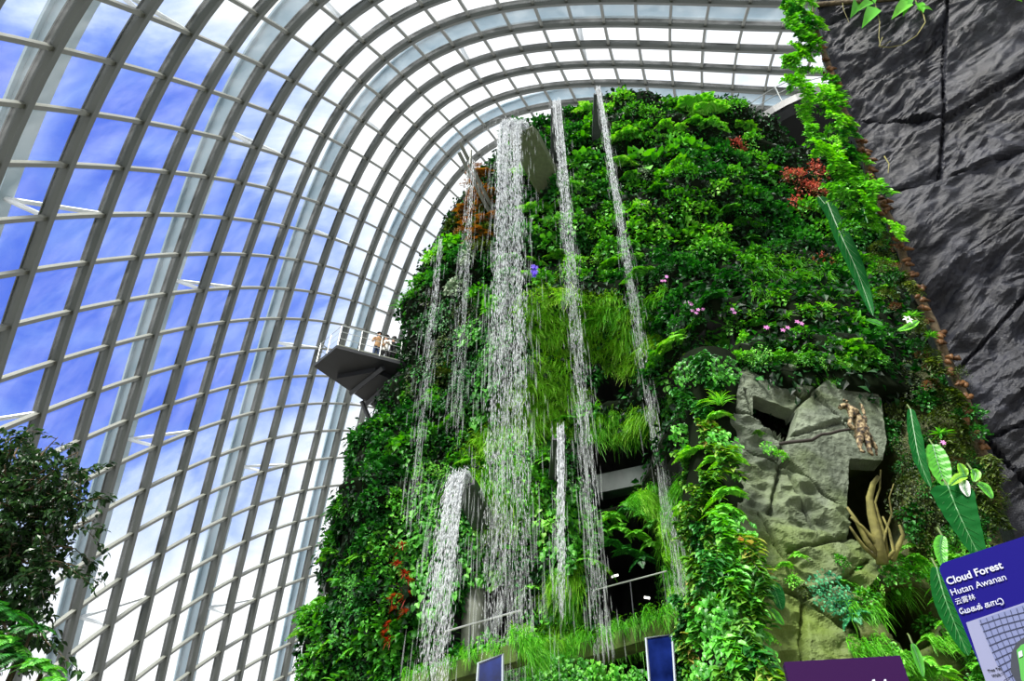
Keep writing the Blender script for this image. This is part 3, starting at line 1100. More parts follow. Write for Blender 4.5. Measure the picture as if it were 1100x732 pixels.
# what grows where on the mountain: (cx, cy, rx, ry, [(kind, material, weight)...], size)
REG = [
    (516, 205, 18, 26, [('fine_leaved_shrub', 'rust', 3), ('fern', 'rust', 2)], .8),
    (508, 245, 22, 30, [('fine_leaved_shrub', 'rust', 3), ('leafy_shrub', 'olive', 1), ('fern', 'rust', 1)], .8),
    (866, 196, 26, 30, [('fine_leaved_shrub', 'red', 4), ('leafy_shrub', 'red', 1)], .85),
    (885, 282, 18, 16, [('fine_leaved_shrub', 'red', 2), ('leafy_shrub', 'deep', 1)], .7),
    (629, 112, 15, 8, [('fine_leaved_shrub', 'red', 1)], .6),
    (789, 152, 16, 8, [('fine_leaved_shrub', 'red', 1)], .7),
    (430, 622, 10, 44, [('bromeliad', 'scarlet', 3), ('leafy_shrub', 'mid', 1)], .75),
    (414, 656, 12, 10, [('fine_leaved_shrub', 'silver', 1)], .7),
    (734, 112, 18, 9, [('fine_leaved_shrub', 'silver', 2), ('leafy_shrub', 'mid', 1)], .7),
    (688, 188, 16, 10, [('fine_leaved_shrub', 'silver', 2), ('leafy_shrub', 'bright', 1)], .7),
    (486, 290, 20, 24, [('leafy_shrub', 'silver', 2), ('leafy_shrub', 'deep', 2)], .75),
    (600, 345, 44, 44, [('hanging_grass', 'lime', 4), ('fern', 'bright', 1)], .8),
    (662, 362, 44, 46, [('hanging_grass', 'lime', 3), ('hanging_grass', 'moss', 2)], .8),
    (660, 322, 44, 16, [('short_grass', 'moss', 2), ('small_leaf_creeper', 'mid', 2)], .9),
    (582, 425, 42, 40, [('hanging_grass', 'lime', 4), ('short_grass', 'lime', 1)], .8),
    (548, 500, 40, 56, [('hanging_grass', 'lime', 3), ('hanging_grass', 'moss', 2), ('small_leaf_creeper', 'bright', 1)], .95),
    (684, 456, 58, 20, [('hanging_grass', 'moss', 4), ('hanging_grass', 'lime', 1)], .85),
    (714, 545, 30, 40, [('hanging_grass', 'moss', 3), ('hanging_grass', 'lime', 2)], .85),
    (728, 610, 16, 60, [('hanging_grass', 'moss', 3), ('small_leaf_creeper', 'mid', 1)], .7),
    (680, 578, 30, 30, [('fern', 'mid', 3), ('hanging_grass', 'moss', 1)], .75),
    (668, 682, 52, 12, [('hanging_grass', 'moss', 4)], .6),
    (606, 650, 14, 60, [('hanging_grass', 'lime', 2), ('hanging_grass', 'moss', 2), ('heart_leaf_creeper', 'mid', 1)], .7),
    (608, 555, 24, 50, [('heart_leaf_creeper', 'mid', 3), ('heart_leaf_creeper', 'bright', 1)], .75),
    (528, 590, 28, 46, [('heart_leaf_creeper', 'mid', 3), ('heart_leaf_creeper', 'bright', 1), ('fern', 'mid', 1)], .8),
    (458, 580, 34, 90, [('heart_leaf_creeper', 'mid', 3), ('heart_leaf_creeper', 'deep', 1), ('small_leaf_creeper', 'bright', 1)], .75),
    (530, 390, 40, 56, [('small_leaf_creeper', 'mid', 3), ('small_leaf_creeper', 'deep', 2), ('heart_leaf_creeper', 'mid', 1)], .85),
    (480, 370, 34, 60, [('small_leaf_creeper', 'deep', 3), ('leafy_shrub', 'olive', 1), ('small_leaf_creeper', 'olive', 1)], .85),
    (440, 350, 24, 40, [('fern', 'bright', 2), ('leafy_shrub', 'mid', 2), ('strap_leaf_plant', 'mid', 1)], .85),
    (466, 270, 26, 40, [('leafy_shrub', 'bright', 2), ('broad_leaved_shrub', 'mid', 2)], .8),
    (390, 520, 36, 80, [('fern', 'deep', 2), ('leafy_shrub', 'deep', 3), ('fine_leaved_shrub', 'mid', 1), ('fern', 'mid', 1)], .85),
    (392, 660, 46, 80, [('leafy_shrub', 'mid', 2), ('fern', 'bright', 1), ('leafy_shrub', 'deep', 2), ('small_leaf_creeper', 'mid', 1), ('broad_leaved_shrub', 'mid', 1)], .85),
    (570, 250, 22, 60, [('fern', 'bright', 1), ('leafy_shrub', 'mid', 1), ('leafy_shrub', 'deep', 2), ('broad_leaved_shrub', 'mid', 1)], .8),
    (620, 170, 40, 50, [('leafy_shrub', 'mid', 2), ('broad_leaved_shrub', 'mid', 1), ('leafy_shrub', 'deep', 2), ('fern', 'mid', 1)], .85),
    (620, 260, 40, 50, [('fine_leaved_shrub', 'bright', 2), ('leafy_shrub', 'mid', 2), ('leafy_shrub', 'deep', 1), ('fern', 'bright', 1)], .85),
    (705, 178, 18, 12, [('elephant_ear', 'mid', 2)], .8),
    (672, 165, 14, 16, [('fern', 'bright', 1)], 1.0),
    (765, 138, 40, 18, [('tree_fern', 'bright', 1), ('fern', 'bright', 2), ('fern', 'mid', 1)], .75),
    (775, 172, 36, 16, [('leafy_shrub', 'deep', 2), ('fern', 'mid', 1)], .85),
    (720, 120, 90, 28, [('leafy_shrub', 'bright', 2), ('leafy_shrub', 'mid', 2), ('fern', 'bright', 1), ('fine_leaved_shrub', 'mid', 1)], .8),
    (720, 225, 80, 44, [('leafy_shrub', 'mid', 2), ('leafy_shrub', 'bright', 2), ('broad_leaved_shrub', 'bright', 1), ('fern', 'mid', 1)], .8),
    (780, 255, 40, 26, [('leafy_shrub', 'mid', 2), ('fine_leaved_shrub', 'silver', 1), ('fern', 'mid', 1)], .8),
    (822, 245, 30, 30, [('leafy_shrub', 'deep', 3), ('fine_leaved_shrub', 'deep', 1)], .8),
    (840, 298, 34, 22, [('short_grass', 'moss', 3), ('fern', 'bright', 1)], .8),
    (760, 310, 40, 26, [('leafy_shrub', 'deep', 3), ('fern', 'deep', 2)], .8),
    (720, 330, 26, 50, [('leafy_shrub', 'deep', 2), ('fern', 'mid', 1), ('fine_leaved_shrub', 'deep', 2)], .8),
    (845, 345, 70, 44, [('fern', 'mid', 2), ('leafy_shrub', 'mid', 2), ('strap_leaf_plant', 'bright', 1), ('fine_leaved_shrub', 'deep', 1), ('leafy_shrub', 'bright', 1)], .6),
]
DEFAULT = ([('leafy_shrub', 'mid', 2), ('leafy_shrub', 'deep', 2), ('fern', 'mid', 1), ('fern', 'bright', 1), ('fine_leaved_shrub', 'deep', 1), ('broad_leaved_shrub', 'mid', 1)], .8)
KEEP_OPEN = CAVES


def pick(opts):
    return random.choices(opts, [o[2] for o in opts])[0]


def grow_mountain():
    row = 0
    y = 84.
    n = 0
    while y < 790:
        x = 300. + (row % 2) * 11
        while x < 960:
            px = x + random.uniform(-7, 7); py = y + random.uniform(-6, 6)
            x += 22
            if any(inpoly(px, py, P) for P in KEEP_OPEN): continue
            if 372 < px < 440 and 345 < py < 446 or 372 < px < 456 and 335 < py < 398: continue
            if px > 800 and py > 400 or px > 745 and py > 420: continue
            h = hit_mt(px, py)
            if h is None: continue
            p, nr, dist = h
            if p.y > 27 or p.z < .5: continue
            if px > 800 and py < 138 + (px - 800) * .62: continue
            opts, size = None, 0
            for cx, cy_, rx, ry, o_, s_ in REG:
                if ((px - cx) / rx) ** 2 + ((py - cy_) / ry) ** 2 < 1:
                    opts, size = o_, s_; break
            if opts is None:
                opts, size = DEFAULT
            k, m, _ = pick(opts)
            sc = size * (dist / 29.0) ** .6 * 1.12
            if p.y < 14: sc *= .8
            plant(k, m, p - nr * .02, nr, sc)
            n += 1
        y += 18
        row += 1
    return n


N_MT = grow_mountain()


def grow_grass():
    for cx, cy_, rx, ry, o_, s_ in REG:
        gs = [q for q in o_ if q[0] == 'hanging_grass']
        if not gs or o_[0][0] != 'hanging_grass': continue
        y = cy_ - ry
        while y < cy_ + ry:
            x = cx - rx + random.uniform(0, 8)
            while x < cx + rx:
                px, py = x + random.uniform(-4, 4), y + random.uniform(-4, 4)
                x += 19
                if ((px - cx) / rx) ** 2 + ((py - cy_) / ry) ** 2 > 1 or any(inpoly(px, py, P) for P in KEEP_OPEN): continue
                h = hit_mt(px, py)
                if h is None or h[0].y > 22: continue
                k, m, _ = pick(gs)
                plant('hanging_grass', m, h[0] - h[1] * .02, h[1], .68 * (h[2] / 29.0) ** .6)
            y += 15


grow_grass()
# rust brown plants left of the broad waterfall
for px, py in ((510, 182), (520, 192), (506, 200), (518, 208), (508, 218), (526, 216), (500, 226), (514, 230), (524, 238), (506, 242), (516, 252), (498, 250), (524, 260), (508, 262)):
    h = hit_mt(px, py)
    p = h[0] if h and h[0].y < 25 else at(px, py, 22.2)
    plant(random.choice(('fine_leaved_shrub', 'fern', 'fine_leaved_shrub')), 'rust', p, Vector((-.3, -1, 0)), .8, 'rust brown plant left of the broad waterfall near its top', 'rust brown plants left of the broad waterfall')



# fine ground cover over the whole mountain that nobody could count
def cover(n_leaf, mat, label, size):
    tri = MT_T[~MT_CAVE]
    A, B, C_ = MT_V[tri[:, 0]], MT_V[tri[:, 1]], MT_V[tri[:, 2]]
    nn = np.cross(B - A, C_ - A)
    ar = np.linalg.norm(nn, axis=1)
    cen = (A + B + C_) / 3
    w = ar * (cen[:, 1] < 27)
    n = n_leaf
    t = RNG.choice(len(tri), n, p=w / w.sum())
    u, v = RNG.uniform(size=n), RNG.uniform(size=n)
    fl = u + v > 1; u[fl] = 1 - u[fl]; v[fl] = 1 - v[fl]
    P = A[t] + (B[t] - A[t]) * u[:, None] + (C_[t] - A[t]) * v[:, None]
    no = nn[t] / np.maximum(ar[t], 1e-9)[:, None]
    flip = (no[:, 1] > 0); no[flip] *= -1
    P = P + no * RNG.uniform(.02, .22, n)[:, None]
    D = no * .5 + RNG.normal(size=(n, 3)) * .5 + np.array([0, 0, -.6])
    NN = no + np.array([0, 0, .6]) + RNG.normal(size=(n, 3)) * .3
    s = RNG.uniform(.6, 1.3, n)
    V, fs = leaves(P, D, NN, size * s, size * .62 * s, SM)
    o = obj('foliage', np_mesh('foliage', V, fs, M[mat]))
    tag(o, label, 'foliage', kind='stuff')


cover(70000, 'cover', 'small green leaves coloured dark as recess shade, covering the mountain between the plants', .24)
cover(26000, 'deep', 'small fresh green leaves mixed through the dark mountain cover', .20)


def at_z(px, py, Z):
    d = ray(px, py)
    return EYE + d * ((Z - EYE.z) / d.z)


def on_plane(px, py, o, n):
    d = ray(px, py)
    return EYE + d * ((o - EYE).dot(n) / d.dot(n))


# ------------------------------------------------------------------ waterfalls
def spindles(P, D, L, W):
    """little tapering drops: P centre, D direction"""
    n = len(P)
    D = D / np.linalg.norm(D, axis=1, keepdims=True)
    a = np.cross(D, np.array([0.31, .95, .02])); a /= np.linalg.norm(a, axis=1, keepdims=True)
    b = np.cross(D, a)
    L = L[:, None]; W = W[:, None]
    V = np.stack([P - D * L * .5, P + D * L * .15 + a * W, P + D * L * .15 + (-.5 * a + .866 * b) * W, P + D * L * .15 + (-.5 * a - .866 * b) * W, P + D * L * .5], 1)
    f = np.array([[0, 1, 2], [0, 2, 3], [0, 3, 1], [4, 2, 1], [4, 3, 2], [4, 1, 3]])
    return V.reshape(-1, 3), [(f[None] + (np.arange(n) * 5)[:, None, None]).reshape(-1, 3)]


def waterfall(label, path, w0, w1, n, strands, near=0., dense_top=1.2, veil=400, size=1., name='waterfall'):
    pts = [Vector(p) for p in path]
    seg = [(pts[i + 1] - pts[i]).length for i in range(len(pts) - 1)]
    tot = sum(seg)

    def along(t):
        d = t * tot
        for i, s in enumerate(seg):
            if d <= s or i == len(seg) - 1:
                return np.array(pts[i].lerp(pts[i + 1], min(1, d / s))), np.array((pts[i + 1] - pts[i]).normalized())
            d -= s
    so = RNG.uniform(-1, 1, strands); sd = RNG.uniform(-1, 1, strands); ph = RNG.uniform(0, 6, (strands, 2))
    t = RNG.uniform(0, 1, n) ** dense_top
    t.sort()
    k = RNG.integers(0, strands, n)
    P = np.zeros((n, 3)); D = np.zeros((n, 3))
    for i in range(n):
        c, d = along(t[i])
        P[i] = c; D[i] = d
    w = w0 + (w1 - w0) * t
    sig = .012 + .16 * np.clip(t * 1.6, 0, 1)
    lat = so[k] + .18 * np.sin(t * 7 + ph[k, 0]) * t + RNG.normal(size=n) * sig
    dep = sd[k] * .35 + RNG.normal(size=n) * sig * .8
    P[:, 0] += lat * w * .5
    P[:, 1] += dep * w * .5
    P[:, 2] += RNG.normal(size=n) * .1
    L = RNG.uniform(.06, .24, n) * (1.6 - 1.0 * t) * size
    W = RNG.uniform(.005, .011, n) * (1.45 - .95 * t) * size
    D = D + RNG.normal(size=(n, 3)) * .035
    root = empty(name, pts[0])
    tag(root, label, 'waterfall')
    V, f = spindles(P - np.array(pts[0]), D, L, W)
    obj('water_drops', np_mesh('water_drops', V, f, M['water'], True), root)['kind'] = 'stuff'
    if veil:
        t = RNG.uniform(0.02, 1, veil)
        P = np.array([along(q)[0] for q in t]); D = np.array([along(q)[1] for q in t])
        w = (w0 + (w1 - w0) * t) * 1.25
        P[:, 0] += RNG.normal(size=veil) * w * .36
        P[:, 1] += RNG.normal(size=veil) * w * .25
        V, f = spindles(P - np.array(pts[0]), D, RNG.uniform(.3, 1.1, veil), RNG.uniform(.010, .026, veil))
        obj('spray', np_mesh('spray', V, f, M['mist'], True), root)['kind'] = 'stuff'
    return root


def drop_line(px, py, Y, py_end, k=1):
    p = at(px, py, Y)
    # straight down to where the photo line ends
    q0 = p.z
    d = ray(px, py_end)
    zend = EYE.z + d.z * (Y / d.y)
    return [p, Vector((p.x, Y, zend))]


FY = 15.6
main_path = drop_line(547, 131, FY, 770)
lip = main_path[0]
main_path = [lip + Vector((.40, .45, .16)), lip + Vector((.22, .1, .05)), lip + Vector((.06, -.15, -.5)), lip + Vector((0, -.35, -1.5)), lip + Vector((0, -.5, -4)), main_path[1] + Vector((0, -.6, 0))]
waterfall('broad white waterfall pouring from the metal spout down the middle', main_path, .95, .98, 11000, 60, veil=1700, dense_top=2.1)
bp = drop_line(598, 110, FY, 705)
waterfall('thin waterfall just right of the broad one, nearly vertical', [bp[0] + Vector((0, .2, .1)), bp[0], bp[1]], .34, .34, 3200, 22, veil=900, dense_top=2.4)
cp = drop_line(643, 96, FY, 700)
waterfall('rightmost thin waterfall, slanting in front of the dark galleries', [cp[0] + Vector((0, .2, .1)), cp[0], cp[1]], .2, .32, 2500, 16, veil=800, dense_top=2.3)
dp = drop_line(507, 172, 17.5, 470)
waterfall('faint trickle left of the broad waterfall, above the rust brown plants', dp, .34, .42, 650, 14, veil=320, size=.9)
ep = drop_line(473, 258, 18.5, 560)
waterfall('faint leftmost trickle falling past the viewing deck railing', ep, .3, .4, 420, 10, veil=280, size=.9)
f0 = at(492, 511, 15.8); f1 = at(481, 560, 15.2); f2 = at(470, 650, 14.9); f3 = at(461, 745, 14.7)
waterfall('wide short waterfall at lower left, curving out from the planting', [f0 + Vector((.12, .35, .08)), f0, f0.lerp(f1, .5) + Vector((-.03, 0, .10)), f1, f2, f3], .42, .60, 3000, 30, veil=200, dense_top=1.35, size=1.0)
g0_ = at(601, 463, 15.4); g1_ = at(601, 660, 15.2)
waterfall('narrow short white waterfall low between broad and slanting waterfalls', [g0_ + Vector((0, .3, .06)), g0_, g0_.lerp(g1_, .3), g1_], .24, .22, 1500, 12, veil=80, dense_top=1.5)

# spouts the falls leave from
def spout(label, p, w, back, wall=.05, h=.35, name='water_spout', m='mossedge'):
    """open steel channel from the lip p back into the planting"""
    d = Vector(back); L = d.length; d.normalize()
    s = d.cross(Vector((0, 0, 1))).normalized(); u = s.cross(d)
    Mx = Matrix((s, d, u)).transposed()
    root = empty(name, p); tag(root, label, 'water spout')
    MB().box(Mx @ Vector((0, L / 2, -.10)), (w, L, .06), Mx).build('channel_floor', M[m], root)
    for q in (-1, 1):
        a = s * (q * w / 2)
        MB().prism([a + u * -.13, a + u * .05, a + d * .5 + u * h, a + d * L + u * h, a + d * L + u * -.13], s * .05 * q).build('side_plate', M[m], root)
    return root


M['spout'] = plain('olive_grey_steel', c(84, 92, 66), .5, noise_amt=.2)
spout('olive grey steel spout feeding the broad waterfall at the crest', lip + Vector((.45, .5, .06)), 1.1, (2.4, 4.4, -1.0), h=.55, m='spout')
spout('small steel channel at the top of the thin waterfall', bp[0] + Vector((0, .2, .02)), .4, (.2, 4.6, -.6), h=.15, m='darksteel')
spout('small steel channel at the top of the rightmost waterfall', cp[0] + Vector((0, .2, .02)), .3, (.2, 4.6, -.6), h=.12, m='darksteel')
spout('low steel channel feeding the wide short waterfall', f0 + Vector((.1, .3, .0)), .55, (.5, 2.6, 0), h=.15, m='darksteel')
spout('slim steel channel feeding the narrow short waterfall', g0_ + Vector((0, .25, 0)), .28, (0, 2.6, 0), h=.1, m='darksteel')
bm_ = empty('nozzle_boom', dp[0]); tag(bm_, 'white steel boom reaching out left of the broad waterfall', 'boom')
for dz in (0, .8):
    MB().tube([Vector((-.6, -.1, dz + .45)), Vector((.9, 2.6, dz * .8 - .9))], .09, 8).build('boom_arm', M['bar'], bm_)
MB().tube([Vector((-.1, .3, .1)), Vector((-.1, .3, 1.2))], .06, 8).build('boom_brace', M['bar'], bm_)

# ------------------------------------------------------------------ viewing deck with visitors
DZ = 19.6
A_, B_, C__, D_ = at_z(337, 394, DZ), at_z(361, 374, DZ), at_z(452, 397, DZ), at_z(418, 449, DZ)
E_ = C__.lerp(D_, .5) + Vector((1.5, .6, 0))
deck = empty('viewing_deck', (A_ + B_ + C__ + D_) / 4)
tag(deck, 'dark cantilevered viewing deck jutting out left of the mountain', 'viewing deck')
dl = deck.location.copy()
poly = [A_, B_, C__, E_, D_]
MB().prism([p - dl for p in poly], (0, 0, .16)).build('deck_slab', M['soffit'], deck)
inner = [p.lerp(dl, .035) - dl for p in poly]
MB().prism([Vector((p.x, p.y, .16)) for p in inner], (0, 0, .10)).build('deck_paving', M['concrete'], deck)
# raised soffit panels and beams below
sof = [A_.lerp(D_, .30).lerp(B_, .25), B_.lerp(C__, .42).lerp(D_, .16), C__.lerp(D_, .30), A_.lerp(D_, .86).lerp(C__, .1)]
MB().prism([p - dl for p in sof], (0, 0, -.22)).build('soffit_panel', M['soffit'], deck)
for t in (.45, .7):
    a, b = A_.lerp(D_, t).lerp(dl, .15) - dl, B_.lerp(C__, t + .15).lerp(dl, .15) - dl
    MB().tube([a + Vector((0, 0, -.25)), b + Vector((0, 0, -.25))], .12, 4).build('soffit_beam', M['soffit'], deck)
s0 = A_.lerp(D_, .62) - dl
MB().tube([s0 + Vector((0, 0, -.1)), at(400, 458, 25.0) - dl], .10, 8).build('bracket_strut', M['darksteel'], deck)
rl = empty('deck_railing', dl + Vector((0, 0, .16))); tag(rl, 'thin steel railing around the edge of the viewing deck', 'railing')
edge = [D_.lerp(A_, .35), A_, B_, C__]
edge = [p.lerp(dl, .03) - dl for p in edge]
for hgt, rr_ in ((1.12, .028), (.78, .014), (.42, .014)):
    MB().tube([Vector((p.x, p.y, hgt)) for p in edge], rr_, 6).build('rail', M['railsteel'], rl)
for a, b, k in ((edge[0], edge[1], 2), (edge[1], edge[2], 2), (edge[2], edge[3], 4)):
    for i in range(k):
        q = a.lerp(b, i / k)
        MB().box((q.x, q.y, .56), (.03, .03, 1.12)).build('post', M['railsteel'], rl)


def skin_mesh(name, joints, edges, mats, face_mat, sub=2):
    me = bpy.data.meshes.new(name)
    me.from_pydata([j[0] for j in joints], edges, [])
    o = bpy.data.objects.new(name + '_tmp', me)
    COL.objects.link(o)
    md = o.modifiers.new('skin', 'SKIN')
    md.use_smooth_shade = True
    for i, j in enumerate(joints):
        r = j[1]
        o.data.skin_vertices[0].data[i].radius = r if isinstance(r, tuple) else (r, r)
    o.data.skin_vertices[0].data[0].use_root = True
    if sub:
        s = o.modifiers.new('sub', 'SUBSURF'); s.levels = sub; s.render_levels = sub
    dg = bpy.context.evaluated_depsgraph_get()
    m2 = bpy.data.meshes.new_from_object(o.evaluated_get(dg))
    bpy.data.objects.remove(o)
    m2.name = name
    m2.materials.clear()
    for m in mats: m2.materials.append(m)
    for p in m2.polygons:
        p.material_index = face_mat(p.center)
        p.use_smooth = True
    return m2


M['skin'] = plain('skin', c(196, 148, 118), .55)
M['hair'] = plain('dark_hair', c(28, 22, 20), .6)
CLOTH = {k: plain(k + '_cloth', v, .85) for k, v in {'white': c(226, 224, 216), 'black': c(28, 28, 30), 'tan': c(172, 134, 92), 'denim': c(46, 62, 92)}.items()}


def person(loc, rz, shirt, trousers, label, lean=0., arm=.3):
    j = [((0, 0, .95), (.15, .11)), ((0, 0, 1.15), (.13, .10)), ((0, -.02, 1.38), (.17, .11)), ((0, -.01, 1.49), (.06, .06)), ((0, -.03, 1.57), (.075, .085)), ((0, -.03, 1.68), (.08, .095)),
         ((.09, 0, .88), (.09, .09)), ((.11, -.02, .48), (.06, .065)), ((.11, .02, .09), (.042, .05)), ((.12, -.13, .04), (.04, .03)),
         ((-.09, 0, .88), (.09, .09)), ((-.11, -.02, .48), (.06, .065)), ((-.11, .02, .09), (.042, .05)), ((-.12, -.13, .04), (.04, .03)),
         ((.20, 0, 1.40), (.055, .055)), ((.27, -.02, 1.14), (.045, .045)), ((.24, -arm, 1.06), (.034, .034)), ((.22, -arm - .10, 1.08), (.03, .022)),
         ((-.20, 0, 1.40), (.055, .055)), ((-.27, -.02, 1.14), (.045, .045)), ((-.24, -arm, 1.06), (.034, .034)), ((-.22, -arm - .10, 1.08), (.03, .022))]
    e = [(0, 1), (1, 2), (2, 3), (3, 4), (4, 5), (0, 6), (6, 7), (7, 8), (8, 9), (0, 10), (10, 11), (11, 12), (12, 13), (2, 14), (14, 15), (15, 16), (16, 17), (2, 18), (18, 19), (19, 20), (20, 21)]

    def fm(p):
        if p.z > 1.47: return 0
        if abs(p.x) > .17 and p.y < -.12 and p.z < 1.3: return 0
        if p.z > .93: return 1
        if p.z > .1: return 2
        return 3
    me = skin_mesh('person', j, e, [M['skin'], shirt, trousers, CLOTH['black']], fm)
    o = obj('person', me, None, loc)
    o.rotation_euler = (0, 0, rz)
    tag(o, label, 'person', 'visitors on the viewing deck')
    h = bmesh.new()
    bmesh.ops.create_uvsphere(h, u_segments=14, v_segments=10, radius=.118)
    for v in h.verts:
        v.co.y = v.co.y * 1.08 + .012; v.co.z = v.co.z * 1.05 + 1.705
    bmesh.ops.delete(h, geom=[v for v in h.verts if v.co.y < -.06 and v.co.z < 1.73 or v.co.z < 1.62], context='VERTS')
    hm = bpy.data.meshes.new('hair'); h.to_mesh(hm); h.free(); hm.materials.append(M['hair'])
    obj('hair', hm, o)
    # nose and ears keep the head from being an egg
    f = MB()
    f.tube([(0, -.115, 1.66), (0, -.135, 1.63)], [.010, .014], 6)
    for s in (-1, 1):
        f.tube([(s * .085, -.02, 1.67), (s * .095, -.01, 1.62)], .016, 6)
    f.build('facial_features', M['skin'], o, True)
    return o


zt = DZ + .26
for px, Y_, sh, tr, lb, rz in ((404, 22.3, 'tan', 'denim', 'person in a tan top standing by the deck railing, leftmost of three', .6),
                               (413, 22.5, 'white', 'black', 'person in a white top standing on the viewing deck', -.3),
                               (421, 22.6, 'black', 'black', 'person in dark clothes on the deck, nearest the mountain', -2.6)):
    q = at_z(px, 388, zt)
    q = Vector((at(px, 380, Y_).x, Y_, zt))
    person(q, rz, CLOTH[sh], CLOTH[tr], lb)

# ------------------------------------------------------------------ round platform at the top right
PZ = 37.6
pc = Vector((19.4, 26.0, PZ)); PR = 6.7
pf = empty('round_platform', pc); tag(pf, 'dark round walkway platform above the red shrub at the top right', 'platform')
ring = lambda r, z, n=64: [(r * math.cos(2 * PI * i / n), r * math.sin(2 * PI * i / n), z) for i in range(n)]


def lathe(mb, prof, n=64):
    V = []
    for r, z in prof: V += ring(r, z, n)
    q = [[i * n + j, i * n + (j + 1) % n, (i + 1) * n + (j + 1) % n, (i + 1) * n + j] for i in range(len(prof) - 1) for j in range(n)]
    return mb.add(V, [np.array(q)])


lathe(MB(), [(.2, .0), (PR - .9, -.0), (PR - .9, .0)]).build('soffit', M['dark'], pf)
lathe(MB(), [(PR - .9, .0), (PR - .85, -.12), (PR - .15, -.12), (PR - .1, .0)]).build('soffit_ring', M['darksteel'], pf)
lathe(MB(), [(PR - .1, -.15), (PR, -.15), (PR, .45), (PR - .1, .45), (PR - .1, -.15)]).build('rim', M['soffit'], pf)
for i in range(40):
    w = 2 * PI * i / 40
    R_ = Matrix.Rotation(w, 3, 'Z')
    MB().box(R_ @ Vector((PR - .5, 0, -.15)), (.55, .72, .05), R_).build('soffit_tile', M['darksteel'], pf)
for i in range(26):
    w = 2 * PI * i / 26
    R_ = Matrix.Rotation(w, 3, 'Z')
    MB().tube([R_ @ Vector((PR - .06, 0, .4)), R_ @ Vector((PR + .25, 0, 1.6))], .035, 6).build('post', M['railsteel'], pf)
for r, z in ((PR + .25, 1.6), (PR + .12, 1.1)):
    MB().tube(ring(r, z) + [ring(r, z)[0]], .03, 6).build('rail', M['railsteel'], pf)

# ------------------------------------------------------------------ galleries inside the mountain
def beam(name, label, cat, p, q, h, d, m, parts=None):
    p, q = Vector(p), Vector(q)
    t = (q - p); L = t.length; t.normalize()
    s = t.cross(Vector((0, 0, 1))).normalized(); u = s.cross(t)
    if s.y < 0: s = -s
    Mx = Matrix((t, s, u)).transposed()
    o = MB().box((0, 0, 0), (L, d, h), Mx).build(name, m, None, False, (p + q) / 2 + s * d / 2)
    tag(o, label, cat)
    return o


b1 = at(632, 522, 18.6); b2 = at_z(724, 503, b1.z)
beam('concrete_beam', 'grey green concrete beam across the dark gallery behind slanting fall', 'beam', b1, b2, .62, .5, M['wetconcrete'])
b1 = at(612, 703, 17.2); b2 = at_z(742, 664, b1.z)
beam('mossy_ledge', 'mossy concrete ledge under the lowest dark gallery on the right', 'ledge', b1, b2, .36, .6, M['mossedge'])
for k in range(7):
    plant('short_grass', 'moss', b1.lerp(b2, (k + .5) / 7) + Vector((0, -.03, .24)), Vector((0, -1, 0)), .45, 'mossy grass clump on the ledge under the right gallery', 'mossy grass clumps on the right ledge')
b1 = at(430, 738, 17.0); b2 = at_z(556, 700, b1.z)
beam('mossy_ledge', 'mossy concrete ledge below the column at lower left', 'ledge', b1, b2, .36, .35, M['mossedge'])
for k in range(4):
    plant('hanging_grass', 'moss', b2 + Vector((.12 + .1 * k, -.12, .22 - .12 * k)), Vector((.5, -1, 0)), .4, 'hanging grass clump between the two mossy ledges', 'hanging grass between the ledges')
for k in range(5):
    plant('short_grass', 'moss', b1.lerp(b2, (k + .6) / 5.4) + Vector((0, -.03, .2)), Vector((0, -1, 0)), .32, 'mossy grass clump on the ledge below the column', 'mossy grass clumps on the left ledge')
for px, py, m in ((560, 690, 'lime'), (572, 702, 'moss'), (584, 712, 'moss'), (596, 704, 'lime'), (560, 708, 'moss'), (548, 716, 'moss'), (610, 712, 'moss'), (578, 726, 'moss')):
    plant('hanging_grass', m, at(px, py - 12, 16.0), Vector((0, -1, 0)), .42, 'hanging grass clump between the two mossy ledges', 'hanging grass between the ledges')
for px, py in ((600, 722), (618, 726), (636, 730), (654, 732), (672, 734), (690, 738), (590, 735), (626, 738), (660, 742)):
    plant('heart_leaf_creeper', random.choice(('mid', 'bright')), at(px, py, 15.6), Vector((0, -1, 0)), .42, 'heart leaved creeper along the bottom below the right ledge', 'creepers below the right ledge')
for px, py in ((660, 556), (674, 550), (690, 556), (702, 566), (668, 572), (684, 578), (700, 588), (676, 596), (690, 604), (658, 586)):
    plant('fern', random.choice(('mid', 'deep', 'bright')), at(px, py, 17.4), Vector((0, -1, 0)), .5, 'fern hanging into the dark right gallery above the handrail', 'ferns hanging into the right gallery')
for px, py in ((684, 542), (694, 532), (706, 524), (718, 518), (730, 512), (742, 506), (700, 544), (712, 536), (724, 530), (736, 522), (716, 552), (728, 546), (740, 540), (720, 568), (732, 562), (724, 584), (736, 580), (722, 600), (734, 598), (724, 618), (736, 616), (726, 636), (730, 654)):
    plant('hanging_grass', random.choice(('lime', 'lime', 'moss')), at(px, py, 16.6), Vector((0, -1, 0)), .42, 'lime green hanging grass on the hump right of the dark galleries', 'lime grass on the hump by the galleries')
for px, py in ((436, 594), (432, 606), (438, 618), (428, 628), (434, 640), (440, 652), (430, 662), (424, 676), (430, 684), (422, 690), (436, 628), (432, 650)):
    h = hit_mt(px, py)
    plant('bromeliad', 'scarlet', h[0] + h[1] * .45, h[1], .42, 'scarlet bromeliad low on the left flank beside the wide short waterfall', 'scarlet bromeliads on the left flank')
ca = at(508, 712, 19.5); cb = at(508, 600, 19.5)
col_ = MB().tube([Vector((ca.x, 19.5, ca.z - .6)), Vector((ca.x, 19.5, cb.z + .4))], .36, 20).build('concrete_column', M['concrete'], None, True)
tag(col_, 'round grey concrete column in the lower left gallery', 'column', kind='thing')
r1 = at(478, 679, 17.2); r2 = at_z(560, 656, r1.z)
